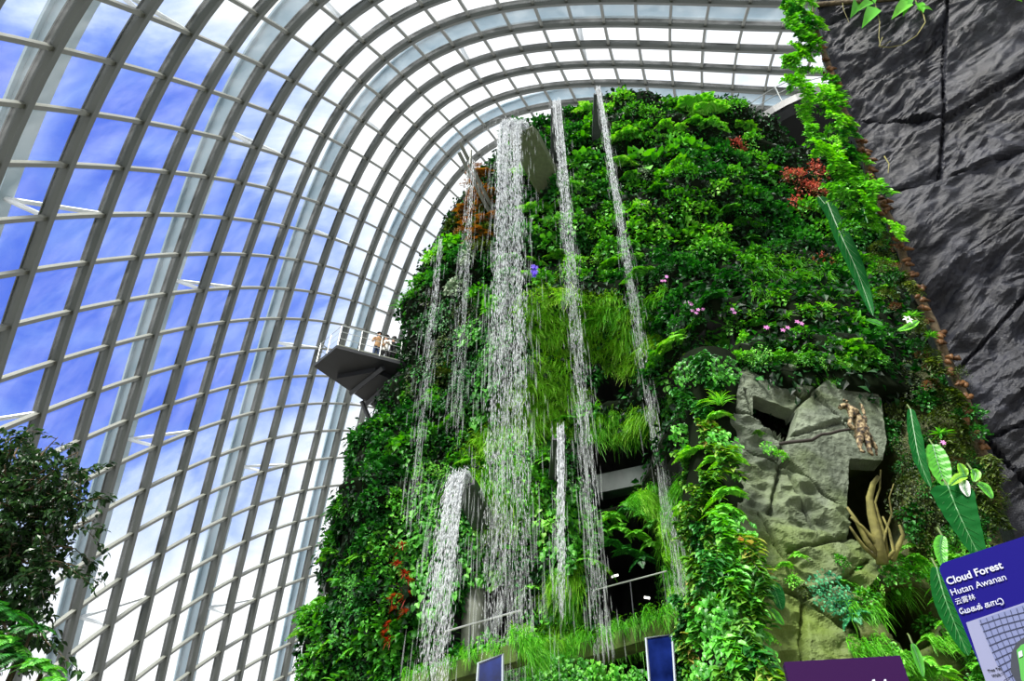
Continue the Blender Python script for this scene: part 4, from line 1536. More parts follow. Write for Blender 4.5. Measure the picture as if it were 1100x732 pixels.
ra = empty('gallery_railing', r1); tag(ra, 'thin handrail crossing in front of the gallery column', 'railing')
MB().tube([Vector((0, 0, 0)), r2 - r1], .025, 6).build('handrail', M['railsteel'], ra)
for t in (.05, .35, .65, .95):
    q = (r2 - r1) * t
    MB().tube([q, q + Vector((0, .05, -.55)), q + Vector((0, .12, -1.0))], .018, 6).build('post', M['darksteel'], ra)
r1 = at(640, 634, 17.6); r2 = at_z(716, 614, r1.z)
ra = empty('gallery_railing', r1); tag(ra, 'thin handrail in the right gallery below the ferns', 'railing')
MB().tube([Vector((0, 0, 0)), r2 - r1], .02, 6).build('handrail', M['railsteel'], ra)
for t in (.05, .5, .95):
    q = (r2 - r1) * t
    MB().tube([q, q + Vector((0, .1, -1.0))], .016, 6).build('post', M['darksteel'], ra)
for (x0, y0, x1, y1), lb in (((515, 643, 527, 640), 'upper tube light glowing beside the gallery column'), ((515, 671, 521, 674), 'lower short tube light glowing beside the gallery column'),
                             ((657, 620, 664, 618), 'small tube light left in the right gallery'), ((692, 642, 698, 643), 'small tube light right in the right gallery')):
    p, q = at(x0, y0, 20.6), at(x1, y1, 20.6)
    lt = empty('tube_light', (p + q) / 2); tag(lt, lb, 'light')
    MB().tube([p - lt.location, q - lt.location], .035, 8).build('tube', M['lamp'], lt)
    MB().box((0, .06, .05), ((q - p).length, .1, .05)).build('fitting', M['darksteel'], lt)

M['screen'] = plain('blue_screen', c(16, 30, 84), .08, noise_amt=.7, scale=2.5)
M['clearpane'] = plain('pale_pane_edge', c(170, 180, 190), .2)
for P, Y_, lb in (([(694, 686), (722, 682), (727, 760), (700, 764)], 14.2, 'tall blue glass panel at the foot of the right gallery'),
                  ([(514, 713), (540, 703), (540, 765), (510, 770)], 14.0, 'blue glass panel behind the foot of the broad waterfall')):
    q = [at(x, y, Y_) for x, y in P]
    base = empty('glass_panel', q[3]); tag(base, lb, 'glass panel')
    r_ = [v - q[3] for v in q]
    MB().prism(r_, (0, .06, 0)).build('pane', M['screen'], base)
    MB().tube([r_[3], r_[0], r_[1], r_[2]], .025, 4).build('frame', M['clearpane'], base)
    for v in (r_[3], r_[2]):
        MB().box(v + Vector((0, .03, -q[3].z / 2)), (.06, .06, q[3].z)).build('leg', M['darksteel'], base)

# ------------------------------------------------------------------ creepers on the leaning pillar
def vine_pair(kind):
    a, b = p_vine(44, .27, .14, 1.25)
    return a.mesh('hanging_vine', M['tinged']), b.mesh('vine_stem', M['stem'])


VINES = [vine_pair(0) for _ in range(5)]


def vine(mat, p, scale, label, group, rz=0.):
    la, st = random.choice(VINES)
    o = obj('hanging_vine', la, None, p)
    o.material_slots[0].link = 'OBJECT'; o.material_slots[0].material = M[mat]
    o.rotation_euler = (random.uniform(-.15, .1), random.uniform(-.2, .2), rz + random.uniform(-.5, .5))
    s = scale * random.uniform(.85, 1.15)
    o.scale = (s, s, s)
    obj('stem', st, o)
    return tag(o, label, 'vine', group)


PH = ['at the top of', 'high on', 'half way up', 'low on', 'at the foot of']
y = 398.
r = 0
while y < 770:
    for x in np.arange(738 + (r % 2) * 9, 842 - max(0, (430 - y)) * .8, 19):
        if x > 784 + max(0, y - 440) * .13: continue
        if random.random() < .15: continue
        px = x + random.uniform(-6, 6); py = y + random.uniform(-5, 5)
        h = hit_mt(px, py, (2,))
        if h: p, nr = h[0], h[1]
        else:
            p = at(px, py, 11.9); nr = Vector((0, -1, 0))
        if px > 772: p = at(px, py, min(p.y, 10.5 - .004 * max(0, py - 450)))
        k = PH[min(4, int((y - 398) / 72))]
        e = random.random()
        if e < .62:
            vine(random.choice(('tinged', 'tinged', 'tinged', 'mid', 'deep')), p + Vector((0, -.05, .25)), .6, 'hanging vine %s the leaning planted pillar' % k, 'hanging vines %s the leaning pillar' % k)
        elif e < .8:
            plant('heart_leaf_creeper', 'mid', p, nr, .42, 'heart leaved creeper %s the leaning planted pillar' % k, 'creepers %s the leaning pillar' % k)
        elif e < .92:
            plant('fern', 'bright', p, nr, .42, 'bright small fern %s the leaning planted pillar' % k, 'ferns %s the leaning pillar' % k)
        else:
            plant('strap_leaf_plant', 'moss', p, nr, .5, 'spiky strap leaved plant %s the leaning planted pillar' % k, 'strap leaved plants %s the leaning pillar' % k)
    y += 19
    r += 1

# ------------------------------------------------------------------ climbers on the edge of the dark wall
EDGE = [(x, y) for x, y in DARK_OUT if 0 <= y <= 600 and x < 1120]
EDGE.sort(key=lambda q: q[1])


def edge_x(y):
    for (a, b), (c_, d) in zip(EDGE, EDGE[1:]):
        if b <= y <= d:
            return a + (c_ - a) * (y - b) / (d - b)
    return EDGE[-1][0]


def edge_pt(py, off, fwd=.1):
    """point near the dark wall's edge, off photo pixels to its left"""
    q = on_plane(edge_x(py), py, e0, DN)
    d = ray(edge_x(py) - off, py)
    return EYE + d * ((q.y - fwd) / d.y)


ZN = [(60, 'beside the glass roof'), (150, 'beside the round platform'), (270, 'beside the red shrub'), (400, 'above the grey rock'), (520, 'right of the wood monkey'), (700, 'above the blue sign')]


def ez(py): return next(n for y_, n in ZN if py < y_)


# woody stem clad with dry brackets
st = [edge_pt(y_, 5, .08) for y_ in range(-30, 560, 18)]
st = [p + Vector((.03 * math.sin(i * 1.3), .03 * math.cos(i), 0)) for i, p in enumerate(st)]
wv = empty('climbing_stem', st[0]); tag(wv, 'brown woody stem climbing the left edge of the dark rock wall', 'vine')
MB().tube([p - st[0] for p in st], .05, 8, .07).build('trunk', M['bark'], wv, True)
for y_ in list(range(48, 120, 9)) + list(range(128, 235, 8)) + list(range(245, 480, 13)):
    p = edge_pt(y_ + random.uniform(-3, 3), 7 + random.uniform(-4, 8), .12)
    mb = MB()
    for q in range(3):
        a = Vector((random.uniform(-.05, .05), -.03, random.uniform(-.06, .06)))
        mb.tube([a, a + Vector((random.uniform(-.06, .06), -.05, -.03)), a + Vector((random.uniform(-.1, .1), -.07, -.08))], [.02, .042, .012], 7)
    o = mb.build('dry_bulb', M['tan'], None, True, p)
    tag(o, 'tan dry bulb cluster on the climbing stem %s' % ez(y_), 'plant bulb', 'dry bulbs on the stem %s' % ez(y_))
for y_ in np.arange(-6, 560, 10.5):
    for k in range(3 if y_ < 255 else 2):
        dark = y_ > 255
        if dark and random.random() < .2: continue
        off = random.choice((6, 16, 26, 38)) + random.uniform(-6, 6)
        if y_ < 60: off *= .7
        if y_ < 255: off += 9
        p = edge_pt(y_, off, .15 + random.uniform(-.1, .15))
        w = ez(y_)
        e = random.random()
        if not dark:
            if e < .7: vine(random.choice(('bright', 'mid', 'bright', 'deep')), p, .40, 'leafy green vine on the dark wall edge %s' % w, 'green vines on the wall edge %s' % w)
            elif e < .85: plant('leafy_shrub', 'bright', p, Vector((-.4, -1, 0)), .18, 'bright leafy sprig on the dark wall edge %s' % w, 'bright sprigs on the wall edge %s' % w)
            else: plant('broad_leaved_shrub', 'mid', p, Vector((-.4, -1, 0)), .24, 'broad leaved sprig on the dark wall edge %s' % w, 'broad leaved sprigs on the wall edge %s' % w)
        else:
            if e < .35: vine('olive', p, .28, 'olive leafy vine on the dark wall edge %s' % w, 'olive vines on the wall edge %s' % w)
            elif e < .6: plant('fine_leaved_shrub', 'olive', p, Vector((-.4, -1, 0)), .24, 'olive small leaved sprig on the wall edge %s' % w, 'olive sprigs on the wall edge %s' % w)
            elif e < .75: plant('leafy_shrub', 'deep', p, Vector((-.4, -1, 0)), .24, 'dark green sprig on the dark wall edge %s' % w, 'dark sprigs on the wall edge %s' % w)
            elif e < .88: plant('fine_leaved_shrub', 'tan', p, Vector((-.4, -1, 0)), .16, 'dry tan twiggy sprig on the wall edge %s' % w, 'tan sprigs on the wall edge %s' % w)
            else: plant('bromeliad', 'mid', p, Vector((-.4, -1, 0)), .34, 'green bromeliad on the dark wall edge %s' % w, 'bromeliads on the wall edge %s' % w)
# spray of leaves at the very top of the edge
for px, py in ((852, 4), (862, 10), (872, 14), (868, -4), (880, 30)):
    d = ray(px, py); p = EYE + d * (6.1 / d.y)
    plant('strap_leaf_plant', 'bright', p, Vector((-1, -.4, 0)), .34, 'thin leaved spray hanging at the top of the wall edge', 'thin leaved sprays at the top of the wall')


# ------------------------------------------------------------------ large single leaves


def big_leaf(name, label, pts, width, mat, veins=9, wave=.0, face=Vector((-.25, -1, .15)), heart=False, parent_group=None):
    """long leaf along a curve, wavy rim, with its midrib and side veins as a part"""
    pts = [Vector(p) for p in pts]
    n = 26
    cs = []
    for i in range(n + 1):
        t = i / n * (len(pts) - 1); k = min(int(t), len(pts) - 2); f = t - k
        p0 = pts[max(k - 1, 0)]; p1 = pts[k]; p2 = pts[k + 1]; p3 = pts[min(k + 2, len(pts) - 1)]
        cs.append(.5 * ((2 * p1) + (p2 - p0) * f + (2 * p0 - 5 * p1 + 4 * p2 - p3) * f * f + (3 * p1 - p0 - 3 * p2 + p3) * f ** 3))
    root = empty(name, cs[0]); tag(root, label, 'leaf', parent_group)
    V = []; m = 7
    for i, p in enumerate(cs):
        t = i / n
        tg = (cs[min(i + 1, n)] - cs[max(i - 1, 0)]).normalized()
        s = tg.cross(face).normalized(); u = s.cross(tg)
        if heart: w = width * (min(1, (t + .03) * 6) ** .6) * (1 - t) ** .62 * 1.25
        else: w = width * math.sin(PI * min(1, t * .93 + .07)) ** .7
        for j in range(m):
            q = (j / (m - 1)) * 2 - 1
            V.append(tuple(p - cs[0] + s * (q * w * .5) + u * (abs(q) * w * .16 - .03 * w * math.cos(t * veins * 2 * PI) * (1 if abs(q) > .4 else .3) + wave * w * abs(q) * math.sin(t * 34 + q))))
    q = [[i * m + j, i * m + j + 1, (i + 1) * m + j + 1, (i + 1) * m + j] for i in range(n) for j in range(m - 1)]
    obj('blade', np_mesh('blade', V, [np.array(q)], M[mat], True), root)
    vb = MB()
    vv = [Vector(v) for v in V]
    off = -face.normalized() * -.006
    vb.tube([vv[i * m + 3] + off for i in range(n + 1)], .010, 5, .003)
    for i in range(2, n - 2, 2):
        for e in (0, m - 1):
            k2 = min(n, i + 3)
            vb.tube([vv[i * m + 3] + off, vv[k2 * m + (1 if e == 0 else m - 2)] + off], .0035, 3, .0015)
    vb.build('vein', M['vein'], root)
    vb = MB().tube([Vector((0, 0, 0)), Vector((.03, .06, .12)), Vector((.1, .2, .18))], .012, 5)
    vb.build('leaf_stalk', M['stem'], root)
    return root


def wp(L, Y): return [at(x, y, Y) for x, y in L]


big_leaf('hanging_leaf', 'long ribbed hanging leaf above the grey rock, largest on the slope', wp([(889, 218), (902, 250), (920, 290), (938, 340)], 7.4), .26, 'velvet', veins=13)
big_leaf('hanging_leaf', 'dark two lobed hanging leaf just left of the long ribbed leaf', wp([(880, 212), (892, 228), (900, 250)], 7.6), .24, 'velvet', veins=5)
big_leaf('hanging_leaf', 'narrow upright bright leaf beside the pale leaf on the stem', wp([(925, 185), (926, 205), (930, 232)], 6.9), .10, 'bright', veins=6)
big_leaf('hanging_leaf', 'bright narrow leaf pointing left below the round platform', wp([(922, 192), (912, 193), (900, 195)], 6.9), .09, 'bright', veins=6)
big_leaf('hanging_leaf', 'dark narrow hanging leaf below the bright pointing leaf', wp([(928, 200), (926, 216), (932, 240)], 6.8), .09, 'velvet', veins=6)
big_leaf('hanging_leaf', 'wavy edged dark hanging leaf right of the tree roots', wp([(978, 440), (982, 465), (988, 495), (1000, 525)], 7.6), .17, 'velvet', veins=9, wave=.10)
big_leaf('hanging_leaf', 'broad velvety heart leaf with pale veins above the blue sign', wp([(1018, 522), (1028, 548), (1042, 578), (1058, 610)], 7.2), .40, 'velvet', veins=7, heart=True)
big_leaf('hanging_leaf', 'ribbed green leaf behind the pale cream leaves', wp([(1002, 478), (1008, 500), (1016, 524)], 7.6), .26, 'mid', veins=7)
big_leaf('hanging_leaf', 'small upright green leaf at the corner of the blue sign', wp([(1012, 576), (1010, 590), (1014, 612)], 6.8), .13, 'mid', veins=6)
big_leaf('hanging_leaf', 'dark ribbed leaf hanging behind the left edge of the blue sign', wp([(1006, 610), (1014, 640), (1026, 672), (1040, 705)], 6.8), .24, 'velvet', veins=9)
big_leaf('hanging_leaf', 'green leaf with white rim at the foot of the pillar', wp([(828, 655), (834, 662), (842, 672)], 10.6), .12, 'mid', veins=3)
big_leaf('hanging_leaf', 'large dark ribbed leaf on the right side of the pillar', wp([(826, 622), (834, 638), (840, 656)], 10.6), .22, 'velvet', veins=6)
big_leaf('hanging_leaf', 'green blade leaf low among the ferns by the purple sign', wp([(980, 692), (986, 708), (992, 728)], 8.6), .10, 'mid', veins=3)
for pts, mt, lb in (([(1038, 512), (1030, 514), (1020, 522)], 'lime', 'pale yellow green leaf pointing left above the heart leaf'), ([(1036, 516), (1036, 524), (1040, 534)], 'white_petal', 'cream hanging leaf tip above the heart leaf'),
                    ([(1036, 512), (1034, 506), (1030, 498)], 'lime', 'pale upright leaf above the heart leaf'), ([(1044, 505), (1048, 510), (1046, 518)], 'bright', 'small rounded bright leaf above the heart leaf'),
                    ([(1050, 520), (1058, 525), (1066, 536)], 'mid', 'green drooping leaf right of the cream leaf'),
                    ([(986, 345), (976, 352), (964, 356)], 'bright', 'pale green flat leaf carrying the white flower'), ([(948, 350), (940, 347), (930, 344)], 'mid', 'green narrow leaf left of the white flower')):
    big_leaf('pale_leaf', lb, wp(pts, 7.1), .11, mt, veins=3)
fb = MB()
for k in range(6):
    a = k * PI / 3
    fb.add(*leaves([(0, 0, 0)], [(math.cos(a), -.3, math.sin(a))], [(0, -1, .2)], .08, .05, OV))
fl_ = empty('white_flower', at(975, 344, 7.05)); tag(fl_, 'white flower on the wall edge above the grey rock', 'flower')
fb.build('petal', M['white_petal'], fl_)
MB().tube([Vector((0, 0, 0)), Vector((0, -.03, .01))], .012, 6).build('flower_centre', M['tinged'], fl_)
fl_ = empty('pink_white_flower', at(1013, 476, 7.3)); tag(fl_, 'pale pink flower right of the wavy dark leaf', 'flower')
fb.build('petal', M['pink'], fl_); fl_.scale = (.5, .5, .5)

# tendrils hanging in front of the dark wall from above
def tendril(label, P, Y, leaf_at, r=.012):
    pts = wp(P, Y)
    root = empty('hanging_tendril', pts[0]); tag(root, label, 'vine')
    MB().tube([p - pts[0] for p in pts], r, 5, r * .5).build('stem', M['rootwood'], root)
    for (a, b) in leaf_at:
        p, q = at(a[0], a[1], Y - .03) - pts[0], at(b[0], b[1], Y - .06) - pts[0]
        V, f = leaves([tuple(p)], [tuple(q - p)], [(0, -1, -.2)], (q - p).length, (q - p).length * .36, OV)
        obj('leaf', np_mesh('leaf', V, f, M['bright'], True), root)


tendril('pale tendril with long leaves hanging over the dark wall top', [(975, -20), (985, 4), (992, 16), (994, 24), (985, 38), (970, 48), (955, 51), (944, 50), (948, 40)], 5.6, [((978, 2), (962, 13)), ((984, 10), (1004, 8)), ((988, 12), (986, -2)), ((972, -4), (974, 10)), ((992, 14), (986, 4))])
tendril('thin pale tendril dangling left of the long leaved tendril', [(936, -20), (941, 8), (945, 24), (944, 40), (946, 50), (957, 44)], 5.7, [((941, 8), (930, 22)), ((938, 2), (922, 8)), ((940, 4), (934, -6))], .009)
tendril('thin root dangling at the top left of the dark wall', [(902, -20), (906, 10), (912, 24)], 5.8, [((930, -6), (918, 10))], .007)
tendril('dry pale blade hanging on the dark wall beside the stem', [(950, 168), (955, 176), (954, 186)], 6.3, [], .012)

# ------------------------------------------------------------------ shaded bank and the mossy ground by the grey rock
for y_ in np.arange(395, 745, 15):
    for x_ in np.arange(838, 1075, 17):
        px = x_ + random.uniform(-6, 6); py = y_ + random.uniform(-6, 6)
        if py < 610 and px < (948 if py < 492 else 968 if py < 600 else 940): continue
        if 905 < px < 968 and 486 < py < 596: continue
        if 935 < px < 992 and 642 < py < 700: continue
        if py >= 600 and px < 868 + max(0, 680 - py) * .55: continue
        if px > edge_x(min(py, 590)) + 6: continue
        h = hit_mt(px, py, (1,))
        if h is None: continue
        if random.random() < .12: continue
        p, nr, _ = h
        p = p + Vector((0, -.12, 0))
        low = py > 590
        w = 'right of the grey rock' if py < 500 else ('right of the tree roots' if py < 600 else 'on the mossy ground above the purple sign')
        if low:
            k, m = random.choices([('fern', 'bright'), ('fern', 'mid'), ('small_leaf_creeper', 'bright'), ('leafy_shrub', 'mid'), ('short_grass', 'moss'), ('strap_leaf_plant', 'mid')], [3, 2, 2, 2, 2, 1])[0]
            s = .34
        else:
            k, m = random.choices([('fine_leaved_shrub', 'olive'), ('fine_leaved_shrub', 'deep'), ('leafy_shrub', 'deep'), ('small_leaf_creeper', 'olive'), ('fern', 'deep')], [4, 3, 2, 2, 1])[0]
            s = .42
        plant(k, m, p, nr, s, '%s %s %s' % (WORD[m], k.replace('_', ' '), w), '%s %ss %s' % (WORD[m], k.replace('_', ' '), w))
# small plants rooted in the rock joints
for px, py, k, m, s in ((822, 486, 'heart_leaf_creeper', 'bright', .22), (836, 494, 'leafy_shrub', 'bright', .22), (812, 470, 'fern', 'tinged', .2), (840, 612, 'fern', 'bright', .26), (856, 602, 'fern', 'bright', .22),
                        (862, 640, 'leafy_shrub', 'olive', .18), (900, 608, 'leafy_shrub', 'mid', .22), (886, 640, 'small_leaf_creeper', 'blue_leaf', .34), (900, 655, 'small_leaf_creeper', 'blue_leaf', .3), (915, 668, 'fern', 'blue_leaf', .34),
                        (905, 410, 'small_leaf_creeper', 'mid', .3), (890, 412, 'short_grass', 'moss', .25), (935, 690, 'fern', 'blue_leaf', .3), (850, 628, 'leafy_shrub', 'bright', .2), (868, 412, 'short_grass', 'moss', .2)):
    q = on_plane(px, py, g0, GN)
    a_ = {'heart_leaf_creeper': 'heart leaved creeper', 'leafy_shrub': 'leafy sprig', 'fern': 'small fern', 'small_leaf_creeper': 'small leaved creeper', 'short_grass': 'short grass tuft'}[k]
    w = 'below the dark window hole' if px < 845 and py < 520 else 'at the top edge of the grey rock' if py < 420 else 'in the lower joints of the grey rock'
    plant(k, m, q + GN * .1, GN, s, '%s %s %s' % (WORD[m], a_, w), '%s %ss %s' % (WORD[m], a_, w))
# plants trailing over the top edge of the rock
for px in list(range(770, 950, 8)):
    q = at(px + random.uniform(-4, 4), 388 + random.uniform(-7, 2), 11.3)
    k, m = random.choice([('leafy_shrub', 'bright'), ('fern', 'mid'), ('leafy_shrub', 'mid'), ('small_leaf_creeper', 'bright'), ('short_grass', 'moss')])
    plant(k, m, q, Vector((0, -1, 0)), .27, '%s %s trailing over the rim above the grey rock' % (WORD[m], k.replace('_', ' ')), '%s %ss on the rim above the grey rock' % (WORD[m], k.replace('_', ' ')))


# orchids with pink flowers on the slope
def orchid(px, py, label, mat='pink', s=.3, n=4):
    h = hit_mt(px, py + 18)
    p = h[0] + Vector((0, -.25, 0)) if h else at(px, py + 18, 13)
    q = EYE + ray(px, py) * (p.y - .3) / ray(px, py).y
    root = empty('orchid', p); tag(root, label, 'flower', 'orchids on the slope')
    MB().tube([Vector((0, 0, 0)), (q - p) * .6 + Vector((.03, 0, .02)), q - p], .012, 5, .006).build('stem', M['stem'], root)
    for k in range(n):
        o_ = (q - p) * (1 - .09 * k) + Vector((random.uniform(-.12, .12), -.05, random.uniform(-.1, .1))) * (k > 0)
        fb = MB()
        for j in range(5):
            a = j * 2 * PI / 5 + k
            fb.add(*leaves([tuple(o_)], [(math.cos(a), -.2, math.sin(a))], [(0, -1, .1)], .11 * s / .5, .075 * s / .5, OV))
        fb.build('blossom', M[mat], root)
    return root


for px, py, lb in ((716, 297, 'pink orchid left of the dark hollow, topmost'), (711, 302, 'pink orchid just below the topmost one'), (741, 325, 'pink orchid under the arching fern'), (744, 334, 'pink orchid right of the bamboo like stem'),
                   (750, 333, 'second pink orchid by the bamboo like stem'), (789, 336, 'pale pink orchid in the middle of the slope'), (824, 352, 'pink orchid left on the ferny slope'), (841, 355, 'pink orchid middle of the ferny slope'), (861, 348, 'pink orchid right on the ferny slope')):
    orchid(px, py, lb, n=2)
orchid(573, 286, 'violet flowers right of the broad waterfall', 'violet', .5, 6)
orchid(576, 292, 'lower violet flowers right of the broad waterfall', 'violet', .5, 5)
# bright arching stem with paired leaves over the dark hollow
plant('fern', 'bright', hit_mt(735, 372)[0], Vector((0, -1, 0)), .9, 'tall arching bright fern rising in front of the dark hollow', roll=.2)
plant('tree_fern', 'bright', hit_mt(752, 390)[0], Vector((0, -1, 0)), .5, 'bright frond clump standing at the pillar top')

# ------------------------------------------------------------------ driftwood monkey on a branch
M['drift'], nt_, out_ = new_mat('bleached_driftwood')
_tc = N(nt_, 'ShaderNodeTexCoord'); _no = N(nt_, 'ShaderNodeTexNoise', i_Scale=14., i_Detail=4.)
nt_.links.new(_tc.outputs['Object'], _no.inputs['Vector'])
_r = ramp(nt_, _no.outputs['Fac'], [(.40, c(30, 22, 14)), (.5, c(96, 78, 50)), (.62, c(156, 140, 106))])
_p = N(nt_, 'ShaderNodeBsdfPrincipled'); _p.inputs['Roughness'].default_value = .8
nt_.links.new(_r.outputs[0], _p.inputs['Base Color']); nt_.links.new(_p.outputs[0], out_.inputs[0])
Y_ = 10.2
K = lambda x, y, d=0.: at(x, y, Y_ + d)
base = K(928, 478)
mk = [((K(926, 466)), .115), (K(922, 452), .10), (K(917, 441), .085), (K(911, 436), .06), (K(905, 436), .062), (K(901, 439), .036),
      (K(931, 474, -.1), .06), (K(934, 484, -.12), .035), (K(938, 490, -.12), .028), (K(923, 474, -.16), .055), (K(925, 484, -.2), .032), (K(929, 486, -.22), .02),
      (K(914, 448, -.12), .042), (K(912, 457, -.18), .03), (K(918, 461, -.2), .026), (K(921, 444, .1), .04), (K(927, 452, .1), .03), (K(933, 462, .05), .03),
      (K(934, 470, .1), .05), (K(941, 482, .1), .03), (K(942, 490, .1), .018),
      (K(930, 455, .12), .035), (K(928, 443, .15), .02), (K(926, 436, .15), .022), (K(923, 433, .15), .014)]
eds = [(0, 1), (1, 2), (2, 3), (3, 4), (4, 5), (0, 6), (6, 7), (7, 8), (0, 9), (9, 10), (10, 11), (2, 12), (12, 13), (13, 14), (2, 15), (15, 16), (16, 17), (0, 18), (18, 19), (19, 20), (16, 21), (21, 22), (22, 23), (23, 24)]
mm = skin_mesh('wooden_monkey', [(p - base, r) for p, r in mk], eds, [M['drift']], lambda p: 0)
for v in mm.vertices:
    q = v.co * 9
    v.co += v.normal * (.022 * noise.noise(q) + .012 * noise.noise(q * 2.7))
wm = obj('wooden_monkey', mm, None, base)
tag(wm, 'driftwood monkey sculpture perched on a thin branch beside the grey rock', 'sculpture')
er = MB()
for x, y, d in ((907, 431, -.06), (910, 432, .07)):
    p = K(x, y, d) - base
    er.tube([p, p + Vector((0, 0, .04))], [.028, .012], 7)
er.build('ear', M['drift'], wm, True)
ey = MB()
for d in (-.045, .03):
    p = K(902.3, 436.2, d) - base
    ey.tube([p + Vector((-.015, -.03, 0)), p], [.012, .016], 7)
ey.build('eye', M['dark'], wm)
bp_ = [K(838, 477, .35), K(850, 475, .1), K(862, 474), K(872, 473), (K(882, 467)), K(892, 466), K(902, 463), K(916, 461), K(926, 464), K(936, 470)]
br = MB().tube(bp_, .035, 7, .022).build('branch', M['twig'], None, True)
tag(br, 'thin dark wavy branch reaching across the grey rock to the monkey', 'branch')

# ------------------------------------------------------------------ tree roots in the recess
rt = empty('tree_stump', at(948, 598, 10.9)); tag(rt, 'mossy branching tree roots in the dark recess right of the rock', 'tree roots')
rl_ = rt.location.copy()
for P, r0, r1, nm in (([(948, 606), (942, 575), (936, 552), (934, 535), (938, 520), (944, 512)], .10, .035, 'trunk'), ([(944, 600), (930, 580), (920, 560), (910, 545)], .06, .02, 'root'), ([(950, 600), (940, 582), (926, 566), (914, 556)], .05, .018, 'root'),
                      ([(954, 600), (950, 575), (944, 556), (940, 540), (945, 525), (946, 505)], .035, .012, 'root'), ([(958, 602), (966, 585), (970, 575), (966, 564)], .06, .018, 'root'), ([(952, 602), (960, 592), (955, 570), (948, 555)], .035, .015, 'root'), ([(950, 602), (948, 586), (952, 570), (958, 552), (955, 535), (960, 520)], .03, .008, 'root'), ([(942, 600), (928, 588), (918, 574), (913, 566)], .04, .015, 'root')):
    MB().tube([at(x, y, 10.9 - .08 * i) - rl_ for i, (x, y) in enumerate(P)], r0, 8, r1).build(nm, M['rootwood'], rt, True)

# ------------------------------------------------------------------ tree at the left edge
def left_tree():
    Yt = 9.0
    root = empty('leafy_tree', (at(-30, 732, Yt).x, Yt, 0)); tag(root, 'dark small leaved tree standing at the left edge before the glass', 'tree')
    ro = root.location.copy()
    br = MB(); tips = []
    trunk = [Vector((0, 0, 0)), at(-26, 732, Yt) - ro, at(-12, 640, Yt) - ro, at(2, 570, Yt) - ro, at(14, 530, Yt) - ro, at(24, 490, Yt) - ro]
    br.tube(trunk, .09, 8, .02)
    ends = [(30, 462), (62, 470), (84, 486), (102, 500), (108, 535), (100, 560), (82, 590), (62, 640), (50, 690), (20, 700), (5, 500), (-20, 480), (-30, 560), (40, 590), (62, 555), (76, 520), (46, 520), (20, 620), (-20, 650), (50, 480), (90, 525), (12, 470), (30, 650), (88, 610), (0, 540), (70, 500), (10, 590)]
    for k, (x, y) in enumerate(ends):
        e = at(x, y, Yt + random.uniform(-.8, .8)) - ro
        s = trunk[2].lerp(trunk[5], min(1, max(0, (700 - y) / 240 * .75 + random.uniform(-.1, .1))))
        m = s.lerp(e, .5) + Vector((random.uniform(-.15, .15), random.uniform(-.15, .15), -.12))
        pl_ = [s, s.lerp(m, .5) + Vector((0, 0, .03)), m, m.lerp(e, .5) + Vector((0, 0, .06)), e]
        br.tube(pl_, .028, 5, .006)
        for j in range(13):
            a = m.lerp(e, random.uniform(-.5, 1.0))
            t2 = a + Vector((random.gauss(0, .22), random.gauss(0, .22), random.gauss(-.04, .2)))
            br.tube([a, t2], .007, 3, .003)
            tips.append((a, t2))
    br.build('trunk', M['bark'], root, True)
    P, D, NN = [], [], []
    for a, b in tips:
        for j in range(22):
            t = random.uniform(.1, 1.15)
            P.append(tuple(a.lerp(b, t) + Vector((random.gauss(0, .03), random.gauss(0, .03), random.gauss(0, .03)))))
            dd = (b - a).normalized() + Vector((random.gauss(0, .7), random.gauss(0, .7), random.gauss(-.5, .5)))
            D.append(tuple(dd)); NN.append((random.gauss(0, .5), random.gauss(-.3, .5), 1))
    n = len(P)
    s = RNG.uniform(.6, 1.2, n)
    V, f = leaves(P, D, NN, (.12 * s), .06 * s, OV)
    o = obj('foliage', np_mesh('foliage', V, f, M['tree']), root); o['kind'] = 'stuff'


left_tree()
for k, (px, py, kd, m, s) in enumerate(((8, 695, 'fern', 'mid', .45), (34, 680, 'fern', 'deep', .42), (16, 715, 'fern', 'deep', .6), (44, 725, 'fern', 'mid', .45), (-8, 668, 'fern', 'deep', .6), (86, 762, 'fern', 'mid', .4), (104, 760, 'fern', 'mid', .4), (60, 745, 'fern', 'mid', .5))):
    f_ = plant(kd, m, at(px, py, 8.2), Vector((.2, -1, 0)), s, ('feathery %s fern below the left tree' if px < 50 else 'small %s fern tip at the bottom left beside the tree') % WORD[m], 'ferns below the left tree' if px < 50 else 'fern tips at the bottom left', rz=random.uniform(-.5, .5))
    l_ = f_.location.copy(); k_ = f_.scale[0]
    st_ = MB().tube([Vector((0, 0, 0)), Vector((.02, .03, -l_.z / k_ * .5)), Vector((0, .02, -l_.z / k_))], .05, 7, .09).build('stem', M['bark'], f_, True)
    f_.rotation_euler = (0, 0, f_.rotation_euler[2])

# ------------------------------------------------------------------ signs
M['blue'] = plain('deep_blue_panel', c(14, 8, 96), .6, spec=.08)
M['purple'] = plain('dark_purple_panel', c(38, 8, 54), .6, spec=.08)
M['white'] = plain('white_print', c(170, 174, 190), .5)
M['map'] = plain('pale_lavender_map', c(112, 116, 146), .5)
M['mapline'] = plain('slate_map_line', c(44, 50, 78), .6)
M['mapdark'] = plain('dark_map_ink', c(28, 34, 48), .6)
M['mapgreen'] = plain('green_map_ink', c(60, 140, 50), .6)


class Board:
    def __init__(s, o, u):
        s.o = Vector(o); s.u = Vector(u).normalized(); s.n = s.u.cross(Vector((0, 0, 1)))

    def loc(s, px, py):
        q = on_plane(px, py, s.o, s.n) - s.o
        return (q.dot(s.u), q.z)


